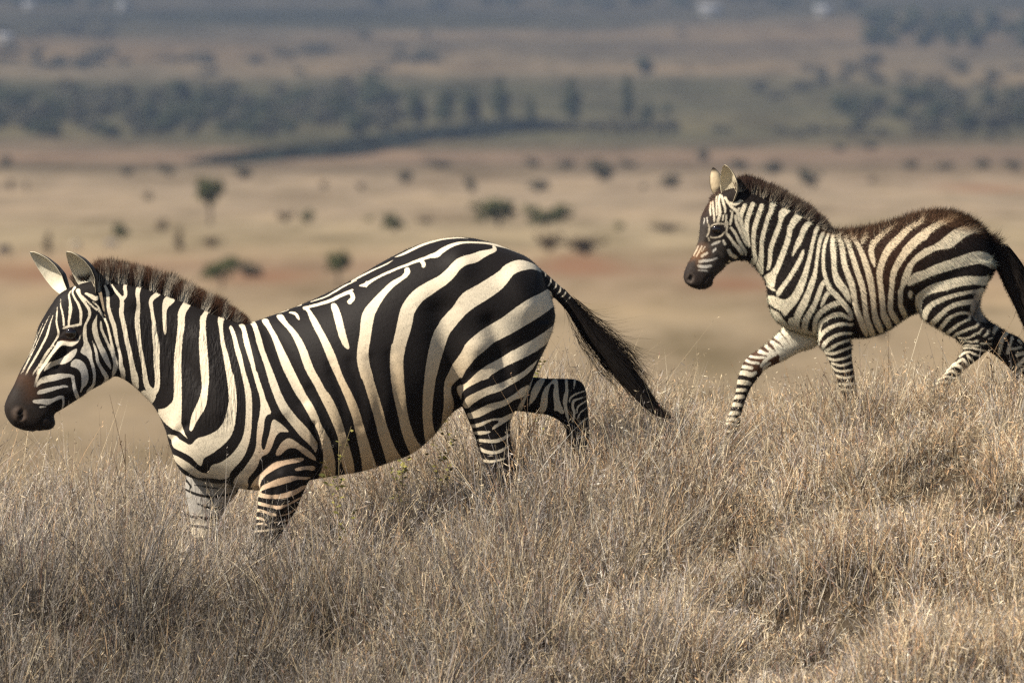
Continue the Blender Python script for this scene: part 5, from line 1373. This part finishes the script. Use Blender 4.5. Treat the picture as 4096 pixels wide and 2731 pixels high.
plant('brown_bush', 24, 440, 18, 34, 'bush', 'thin faint shrub at the left edge of the plain', 'bush', ACG)
plant('brown_bush', 60, 440, 14, 26, 'bush', 'thin faint shrub second from the left edge of the plain', 'bush', ACG)
plant('brown_bush', 2030, 780, 30, 30, 'bush', 'faint shrub seen under the foal belly', 'bush', ACG)
for cx, bs, w_, h_ in ((290, 404, 50, 26), (390, 404, 66, 36), (560, 410, 60, 34), (12, 382, 40, 30), (1010, 388, 90, 22), (1300, 388, 60, 26), (1225, 385, 50, 24), (1450, 385, 60, 24), (1700, 388, 60, 26), (2090, 388, 60, 24), (2170, 390, 70, 20), (2255, 388, 60, 26), (2330, 392, 60, 26), (2000, 340, 60, 22), (1930, 345, 40, 18)):
    plant('dark_bush', cx, bs, w_, h_, 'bush', 'low blurred bush in the scattered line where the plain meets the darker fields', 'bush', 'bushes along the far edge of the plain')
# trees of the far belt that stand apart
plant('forest', 960, 300, 60, 108, 'tree', 'broad tree at the left end of the free standing grove', 'tree', 'trees of the far grove')
plant('forest', 1025, 296, 70, 112, 'tree', 'large broad tree in the middle of the free standing grove', 'tree', 'trees of the far grove')
plant('forest', 1085, 296, 60, 108, 'tree', 'broad tree at the right end of the free standing grove', 'tree', 'trees of the far grove')
plant('poplar', 1150, 292, 58, 112, 'tree', 'tall narrow tree standing between the grove and the short tree', 'tree', 'trees of the far grove')
plant('poplar', 1220, 294, 34, 72, 'tree', 'short narrow tree standing alone between two taller ones', 'tree', 'trees of the far grove')
plant('poplar', 1314, 294, 60, 114, 'tree', 'tall ragged tree left of the tallest column tree', 'tree', 'trees of the far grove')
plant('poplar', 1442, 292, 44, 124, 'tree', 'tallest slim column tree in the far grove', 'tree', 'trees of the far grove')
plant('forest', 1487, 292, 52, 66, 'tree', 'low round tree leaning on the tallest column tree', 'tree', 'trees of the far grove')
plant('forest', 1532, 274, 32, 34, 'tree', 'small round tree at the right end of the far grove', 'tree', 'trees of the far grove')
plant('forest', 1484, 178, 54, 52, 'tree', 'lone round tree on the hillside above the tallest column tree', 'tree', 'trees on the hillside')
for k in range(14):
    plant('dark_bush', 1130+k*32, 312-pr_.random()*6, 60, 26+pr_.random()*10, 'bush', 'dark low bush in the row at the foot of the far grove', 'bush', 'bushes at the foot of the far grove')
# belt of woodland on the left
for k in range(108):
    cx = -40 + k*8.8 + pr_.uniform(-8, 8)
    row = pr_.choice([0, 1, 2, 3])
    bs = (256, 276, 298, 318)[row] + pr_.uniform(-12, 8) - (10 if cx > 700 else 0)
    hh_ = pr_.uniform(44, 74)
    if row == 3: hh_ *= 0.8
    plant(pr_.choice(['forest', 'grey_forest']), cx, bs, pr_.uniform(50, 100), hh_, 'tree', 'dark blurred tree in the woodland belt above the adult zebra', 'tree', 'trees of the left woodland belt')
plant('poplar', 778, 296, 40, 104, 'tree', 'tall dark column tree at the right end of the woodland belt', 'tree', 'trees of the left woodland belt')
plant('forest', 878, 262, 54, 78, 'tree', 'separate rounded tree between the woodland belt and the far grove', 'tree', 'trees of the far grove')
# woods on the right
for k in range(46):
    cx = pr_.uniform(1940, 2420); f_ = (cx-1940)/412
    bs = pr_.choice([262, 282, 300]) + pr_.uniform(-14, 8) + (0 if cx < 2200 else 4)
    plant(pr_.choice(['forest', 'grey_forest']), cx, bs, pr_.uniform(44, 80), pr_.uniform(34, 60)*(0.8+0.5*f_), 'tree', 'dark blurred tree in the wood behind and above the foal rump', 'tree', 'trees of the right wood')
for k in range(40):
    cx = pr_.uniform(1990, 2430); bs = pr_.uniform(62, 128)
    plant('forest', cx, bs, pr_.uniform(40, 80), pr_.uniform(34, 60), 'tree', 'dark blurred tree in the wood at the top right of the hillside', 'tree', 'trees of the top right wood')
for k in range(24):
    plant('dark_bush', pr_.uniform(1640, 2352), pr_.uniform(300, 330), pr_.uniform(30, 70), pr_.uniform(16, 30), 'bush', 'grey green bush scattered below the right wood', 'bush', 'bushes below the right wood')
for k in range(34):
    plant('dark_bush', pr_.uniform(1680, 2352), pr_.uniform(150, 235), pr_.uniform(30, 80), pr_.uniform(14, 34), 'bush', 'grey bush scattered over the hillside between the two right woods', 'bush', 'bushes on the right hillside')
for k in range(44):
    plant('dark_bush', pr_.uniform(0, 1010), pr_.uniform(112, 176), pr_.uniform(36, 90), pr_.uniform(12, 26), 'bush', 'grey bush scattered over the hillside above the woodland belt', 'bush', 'bushes on the left hillside')
for k in range(16):
    plant('dark_bush', pr_.uniform(0, 260), pr_.uniform(60, 98), pr_.uniform(40, 90), pr_.uniform(16, 26), 'bush', 'dark bush in the patch of scrub at the upper left of the hillside', 'bush', 'bushes at the upper left')
for k in range(30):
    cx = pr_.choice([pr_.uniform(-20, 330), pr_.uniform(1280, 1990), pr_.uniform(800, 1300)])
    plant('forest', cx, pr_.uniform(6, 24), pr_.uniform(50, 90), pr_.uniform(22, 42), 'tree', 'dark blurred tree in the line along the top edge of the hillside', 'tree', 'trees along the top of the hillside')
for cx, bs, w_, h_ in ((735, 112, 80, 26), (838, 92, 50, 24), (978, 82, 24, 18), (1570, 82, 40, 16), (920, 108, 40, 16), (1000, 112, 30, 14)):
    plant('dark_bush', cx, bs, w_, h_, 'bush', 'dark bush standing apart on the open upper hillside', 'bush', 'bushes on the open upper hillside')
# long diagonal hedge in front of the grove
s_ = 4096/2352
hp = []
for k in range(60):
    t = k/59; cx = 500 + 760*t; bs = 376 - 62*t - 10*t*(1-t)
    hp.append((*at_row(cx*s_, bs*s_)[:4], 6+17*min(1, t*3)))
h0 = hp[30]
r_ = np.random.default_rng(9); Vh = []; 
n_h = 26000; k_ = r_.uniform(0, 58.99, n_h); i_ = k_.astype(int); f_ = (k_-i_)[:, None]
hpA = np.array(hp); pc = hpA[i_]*(1-f_)+hpA[i_+1]*f_
hgt_ = pc[:, 4]*s_*pc[:, 3]
q = pc[:, :3] + np.column_stack([r_.normal(0, 2, n_h), r_.uniform(-7, 7, n_h), r_.uniform(0, 1, n_h)**0.8*hgt_*(0.8+0.35*np.sin(k_*5.1))])
nn = r_.normal(0, 1, (n_h, 3)); nn /= np.linalg.norm(nn, axis=1)[:, None]
t1 = np.cross(nn, r_.normal(0, 1, (n_h, 3))); t1 /= np.linalg.norm(t1, axis=1)[:, None]; t2 = np.cross(nn, t1); sz = r_.uniform(.5, 1.3, (n_h, 1))
Vh = np.stack([q-t1*sz, q+t2*sz*.7, q+t1*sz, q-t2*sz*.7], 1).reshape(-1, 3) - np.array(h0[:3])
meh = mesh_np('hedge', Vh, (np.arange(n_h)*4)[:, None]+np.arange(4), np.full(n_h, 4))
set_attr(meh, 'rnd', 'FLOAT', np.repeat(r_.random(n_h)*0.5, 4)); meh.materials.append(LM_HEDGE)
hedge = link('hedge', meh, None, h0[:3]); tag(hedge, 'long dark hedge running diagonally across the fields in front of the far grove', 'hedge')

# farm buildings far up the hillside
WALL = plain_mat('whitewash', (.30,.29,.27)); ROOF = plain_mat('iron_roof', (.24,.24,.25), 0.6)
def farm(cx, bs, w_, h_, label):
    x, y, z, mpp = at_row(cx*s_, bs*s_); W = w_*s_*mpp; H = h_*s_*mpp; D = W*0.6
    root = link('farm_building', None, None, (x, y, z)); tag(root, label, 'building', 'farm buildings on the hillside')
    a, b, h1 = W/2, D/2, H*0.6
    Vw = [(-a,-b,-1),(a,-b,-1),(a,b,-1),(-a,b,-1),(-a,-b,h1),(a,-b,h1),(a,b,h1),(-a,b,h1),(-a,0,H*.97),(a,0,H*.97)]
    Lw = [0,1,5,4, 2,3,7,6]; Sw = [4,4]; Lw += [1,2,6,9,5, 3,0,4,8,7]; Sw += [5,5]
    m_ = mesh_np('wall', Vw, Lw, Sw); m_.materials.append(WALL); link('wall', m_, root)
    e = .06*W; t = .04*H
    Vr = []
    for dz in (0, t): Vr += [(-a-e,-b-e,h1*.93+dz),(a+e,-b-e,h1*.93+dz),(a+e,0,H+dz),(-a-e,0,H+dz),(a+e,b+e,h1*.93+dz),(-a-e,b+e,h1*.93+dz)]
    Lr = [6,7,8,9, 9,8,10,11, 0,3,2,1, 3,5,4,2, 0,1,7,6, 5,11,10,4, 1,2,8,7, 2,4,10,8, 0,6,9,3, 3,9,11,5]
    m_ = mesh_np('roof', Vr, Lr, [4]*10); m_.materials.append(ROOF); link('roof', m_, root)
farm(1632, 34, 48, 22, 'pale farm building left of the other one near the top of the hillside')
farm(1892, 32, 38, 24, 'pale farm building nearest the dark wood at the top right')
farm(281, 26, 20, 18, 'small white farm building at the top left of the hillside')
farm(14, 100, 34, 18, 'pale low farm building at the left edge of the hillside')
farm(68, 22, 26, 16, 'dull farm building left of the small white one at the top left')

# ------------------------------------------------------------------ distant grazing antelopes
def antelope(cx, bs, size, yaw, mat, label):
    x, y, z, mpp = at_row(cx*s_, bs*s_)
    parts = []
    def lf(pts, ring=12):
        V = []; F = []
        for (px, pz, py, rx, ry) in pts:
            for j in range(ring):
                t = 2*pi*j/ring; V.append([px, py+ry*sin(t), pz+rx*cos(t)])
        for i in range(len(pts)-1):
            for j in range(ring):
                k = (j+1) % ring; F.append((i*ring+j, i*ring+k, (i+1)*ring+k, (i+1)*ring+j))
        F.append(tuple(range(ring))[::-1]); F.append(tuple((len(pts)-1)*ring+j for j in range(ring)))
        return np.array(V), F
    def leg(x0, y0, back):
        V = []; F = []; ring = 8
        pts = [(x0, .55, .075), (x0+back*.05, .38, .045), (x0-back*.02, .2, .025), (x0, .02, .022)]
        for (px, pz, r0) in pts:
            for j in range(ring):
                t = 2*pi*j/ring; V.append([px+r0*cos(t), y0+r0*.8*sin(t), pz])
        for i in range(3):
            for j in range(ring):
                k = (j+1) % ring; F.append((i*ring+j, i*ring+k, (i+1)*ring+k, (i+1)*ring+j))
        F.append(tuple(range(ring))[::-1]); F.append(tuple(3*ring+j for j in range(ring)))
        return np.array(V), F
    parts.append(lf([(-.55, .72, 0, .06, .05), (-.45, .72, 0, .16, .13), (-.1, .70, 0, .19, .16), (.3, .72, 0, .2, .15), (.48, .76, 0, .13, .1), (.56, .78, 0, .05, .05)]))
    parts.append(lf([(.40, .78, 0, .13, .09), (.58, .66, 0, .09, .07), (.72, .46, 0, .07, .055), (.80, .34, 0, .075, .055), (.88, .22, 0, .05, .04), (.93, .13, 0, .035, .03)]))
    for x0, bk in ((-.42, 1), (.34, -1)):
        for y0 in (-.09, .09): parts.append(leg(x0, y0, bk))
    V, L, tot = fuse(parts, 0.03, 3, 'ante')
    me_ = mesh_np('antelope', V*size, L, tot, True); me_.materials.append(mat)
    o = link('antelope', me_, None, (x, y, z)); o.rotation_euler = (0, 0, yaw)
    tag(o, label, 'antelope', 'animals grazing far behind the adult zebra')
antelope(174, 584, 1.15, 1.2, plain_mat('pale_hide', (.62,.56,.46)), 'pale blurred antelope grazing on the plain above the adult zebra ears')
antelope(8, 596, 1.25, 0.9, plain_mat('dark_hide', (.09,.09,.11)), 'dark blurred grazing animal at the left edge of the plain')
antelope(256, 578, 1.05, 2.6, plain_mat('grey_hide', (.20,.18,.17)), 'grey brown blurred antelope right of the pale one on the plain')

# ------------------------------------------------------------------ leafy weeds and twigs among the grass
LEAFN = leaf_mat('weed_leaf', (.15,.15,.045), (.36,.33,.10)); STEMM = plain_mat('weed_stem', (.30,.24,.13))
def weed(px, y, top_row, h, n_br, label, name='weed', mat=LEAFN, lsize=0.011, per=16, seed=1, lean=0.0):
    r = np.random.default_rng(seed)
    x = float(P(px, 1365, y)[0]); z0 = float(ground_z(np.array([x]), np.array([y]))[0])
    ztop = float(P(px, top_row, y)[2]); h = ztop - z0
    root = link(name, None, None, (x, y, z0)); tag(root, label, 'plant')
    paths = []; lv = []
    for b in range(n_br):
        z = h*(0.25+0.6*b/max(n_br-1, 1)) if b else 0
        a = r.uniform(0, 6.28); pts = []
        if b == 0: pts = [(lean*t*h*t, 0.01*sin(9*t), t*h, .0026*(1-.6*t)) for t in np.linspace(0, 1, 9)]
        else:
            ln = h*r.uniform(.15, .38)
            bx = lean*(z/h)**2*h
            pts = [(bx+cos(a)*ln*.5*t, sin(a)*ln*.4*t, z+ln*t*.9, .0016*(1-.6*t)) for t in np.linspace(0, 1, 5)]
        paths.append(pts)
        pa = np.array(pts)
        for _ in range(per if b else per*2):
            t = r.uniform(.35 if b == 0 else .2, 1)*(len(pa)-1); i = min(int(t), len(pa)-2); p = pa[i, :3]*(1-(t-i))+pa[i+1, :3]*(t-i)
            d = r.normal(0, 1, 3); d[2] = abs(d[2])*.3; d /= np.linalg.norm(d); e = np.cross(d, r.normal(0, 1, 3)); e /= np.linalg.norm(e)
            s = lsize*r.uniform(.6, 1.4)
            lv += [p, p+d*s*.9+e*s*.5, p+d*s*2, p+d*s*.9-e*s*.5]
    link('stem', tube_mesh('stem', paths, STEMM if mat is LEAFN else mat, 5), root)
    if lsize > 0:
        m_ = mesh_np('foliage', lv, np.arange(len(lv)), np.full(len(lv)//4, 4)); set_attr(m_, 'rnd', 'FLOAT', np.repeat(r.random(len(lv)//4), 4)); m_.materials.append(mat)
        link('foliage', m_, root)
TWIG = leaf_mat('twig', (.10,.065,.04), (.20,.13,.08))
weed(1355, -0.42, 1765, .5, 5, 'leafy yellow green weed rising in front of the adult zebra belly', seed=3, per=10)
weed(1790, 0.55, 1640, .5, 7, 'sprawling olive green weed under the adult flank between belly and hind leg', seed=5, per=12, lsize=.010)
weed(1610, 0.60, 1810, .4, 5, 'low dark green weed poking up under the adult zebra belly', seed=8, per=12, lsize=.011)
weed(2150, 0.70, 1430, .6, 5, 'yellow green weed showing behind the adult zebra raised hind leg', seed=9, per=9, lsize=.010)
weed(2110, -0.30, 1560, .5, 6, 'dry brown flower heads in front of the adult zebra hind legs', seed=12, mat=TWIG, per=12, lsize=.005, name='dry_weed')
weed(3985, 0.30, 1430, .5, 8, 'dark twiggy dry shrub by the foal hind feet', seed=15, mat=TWIG, per=3, lsize=.006, name='dry_shrub', lean=-.1)
weed(500, -0.25, 1735, .5, 4, 'dry stalk with a dark seed head below the adult zebra chin', seed=18, mat=TWIG, per=3, lsize=.006, name='dry_weed')

# ------------------------------------------------------------------ air
hz = bpy.data.materials.new('haze'); hz.use_nodes = True; t_ = hz.node_tree
for n_ in list(t_.nodes):
    if n_.type == 'BSDF_PRINCIPLED': t_.nodes.remove(n_)
pv = t_.nodes.new('ShaderNodeVolumePrincipled'); pv.inputs['Color'].default_value = (.42,.57,.86,1); pv.inputs['Density'].default_value = HAZE; pv.inputs['Anisotropy'].default_value = 0.0
t_.links.new(pv.outputs[0], t_.nodes['Material Output'].inputs['Volume'])
x0, x1, y0, y1 = -3600, 3600, -120, 17000
zlo = float(GZZ.min())-1.5; zhi = 14.0
Vb = [(x0,y0,zlo),(x1,y0,zlo),(x1,y1,zlo),(x0,y1,zlo),(x0,y0,zhi),(x1,y0,zhi),(x1,y1,zhi),(x0,y1,zhi)]
mh = mesh_np('haze', Vb, [0,3,2,1, 4,5,6,7, 0,1,5,4, 1,2,6,5, 2,3,7,6, 3,0,4,7], [4]*6); mh.materials.append(hz)
tag(link('haze', mh), 'thin pale blue haze over the valley', 'haze', kind='stuff')
